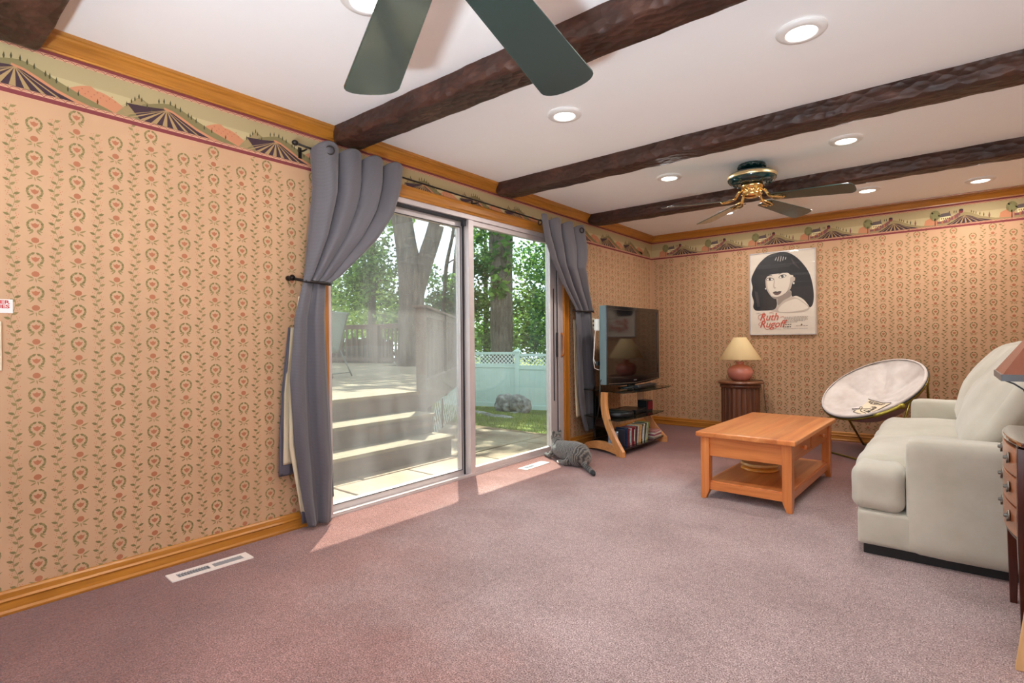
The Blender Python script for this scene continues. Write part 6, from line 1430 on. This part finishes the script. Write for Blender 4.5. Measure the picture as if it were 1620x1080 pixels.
# ------------------------------------------------------------------ lattice topped fence
r = thing('vinyl_fence', 'pale green-white privacy fence with a lattice top across the lawn', 'fence', (-6.34, 11.76, -0.85))
fd = Vector((0.95, 0.312, 0)).normalized(); an = math.atan2(fd.y, fd.x); SPN = 2.40
for k in range(-5, 3):
    T = Matrix.Translation(fd*(k*SPN)+Vector((0, 0, -0.05*k))) @ Matrix.Rotation(an, 4, 'Z')
    m = MB(); m.box((-0.065, -0.065, -0.3), (0.065, 0.065, 1.62), T=T); po = m.build('post', vin_g, r, bevel=0.006)
    m = MB(); m.add([(-0.085, -0.085, 1.62), (0.085, -0.085, 1.62), (0.085, 0.085, 1.62), (-0.085, 0.085, 1.62), (-0.085, -0.085, 1.66), (0.085, -0.085, 1.66), (0.085, 0.085, 1.66), (-0.085, 0.085, 1.66), (0, 0, 1.73)], [(3, 2, 1, 0), (0, 1, 5, 4), (1, 2, 6, 5), (2, 3, 7, 6), (3, 0, 4, 7), (4, 5, 8), (5, 6, 8), (6, 7, 8), (7, 4, 8)], 0, False, T); m.build('cap', vin_g, po)
    if k < 2:
        m = MB(); m.box((0.065, -0.012, 0.12), (SPN-0.065, 0.012, 1.16), T=T)
        for j in range(1, 15): x = 0.065+(SPN-0.13)*j/15; m.box((x-0.003, -0.016, 0.12), (x+0.003, -0.011, 1.16), T=T)
        m.build('panel', vin_g, r)
        m = MB(); m.box((0.065, -0.03, 0.03), (SPN-0.065, 0.03, 0.15), T=T); m.box((0.065, -0.03, 1.14), (SPN-0.065, 0.03, 1.26), T=T); m.box((0.065, -0.03, 1.51), (SPN-0.065, 0.03, 1.58), T=T); m.build('rail', vin_g, r, bevel=0.003)
        m = MB(); lattice(m, 0.065, SPN-0.065, 1.25, 1.52, 0.115, 0.022, 0.006, T); m.build('lattice', vin, r)

# ------------------------------------------------------------------ boulder and stepping stones
rock = NT('rock'); b = rock.b; v = rock.coords(); f = rock.noise(v, 5, 6, 0.7, 0.4); rock.l(rock.ramp(f, [(0.3, srgb(62, 58, 54)), (0.5, srgb(128, 124, 118)), (0.7, srgb(186, 184, 178))]), b.inputs['Base Color']); b.inputs['Roughness'].default_value = 0.95; rock.bump(f, 1.0, 0.06)
def stone(mb, c, q, seed, amp=0.2):
    k0 = len(mb.v); mb.ell(c, q, 36, 24)
    for i in range(k0, len(mb.v)):
        p = Vector(mb.v[i]); d_ = p-Vector(c); n_ = noise.noise(p*2.6+Vector((seed, 0, 0)))+0.5*noise.noise(p*6+Vector((seed, 0, 0)))+0.25*noise.noise(p*14); mb.v[i] = tuple(Vector(c)+d_*(1+amp*n_))
r = thing('boulder', 'rough grey two lobed boulder on the lawn in front of the fence post', 'rock', (-5.86, 10.85, -0.74))
m = MB(); stone(m, (-0.13, -0.05, 0.17), (0.36, 0.28, 0.27), 1, 0.35); stone(m, (0.24, 0.06, 0.16), (0.30, 0.25, 0.24), 5, 0.35); m.build('rock', rock.m, r)
for (x, y, sx_, sy_, lb) in ((-4.9, 8.35, 0.50, 0.20, 'long flat grey stone sunk in the lawn between patio and boulder'), (-3.9, 8.0, 0.40, 0.17, 'short flat grey stone sunk in the lawn beside the long one'), (-5.25, 10.25, 0.14, 0.10, 'little dark stone at the foot of the boulder')):
    r = thing('flat_stone', lb, 'stone', (x, y, gz(x, y))); m = MB(); stone(m, (0, 0, 0.0), (sx_, sy_, 0.045), x, 0.25); m.build('stone', rock.m, r)
# grass
rs = np.random.RandomState(5); n = 26000; X_ = rs.uniform(-9.5, -0.3, n); Y_ = rs.uniform(5.6, 11.8, n); V = np.zeros((n, 3, 3)); Zz = np.array([gz(a, c) for a, c in zip(X_, Y_)])
hh = rs.uniform(0.02, 0.055, n); an_ = rs.uniform(0, PI, n); w = 0.006
V[:, 0] = np.stack([X_-w*np.cos(an_), Y_-w*np.sin(an_), Zz-0.01], 1); V[:, 1] = np.stack([X_+w*np.cos(an_), Y_+w*np.sin(an_), Zz-0.01], 1); V[:, 2] = np.stack([X_+rs.normal(0, 0.012, n), Y_+rs.normal(0, 0.012, n), Zz+hh], 1)
me = bpy.data.meshes.new('grass'); me.from_pydata(V.reshape(-1, 3).tolist(), [], [(3*i, 3*i+1, 3*i+2) for i in range(n)]); me.materials.append(leafmat('grass', (136, 148, 66), 0.3)); o = bpy.data.objects.new('grass', me); COL.objects.link(o); tag(o, 'short patchy grass in front of the lattice topped fence', 'grass', kind='stuff')
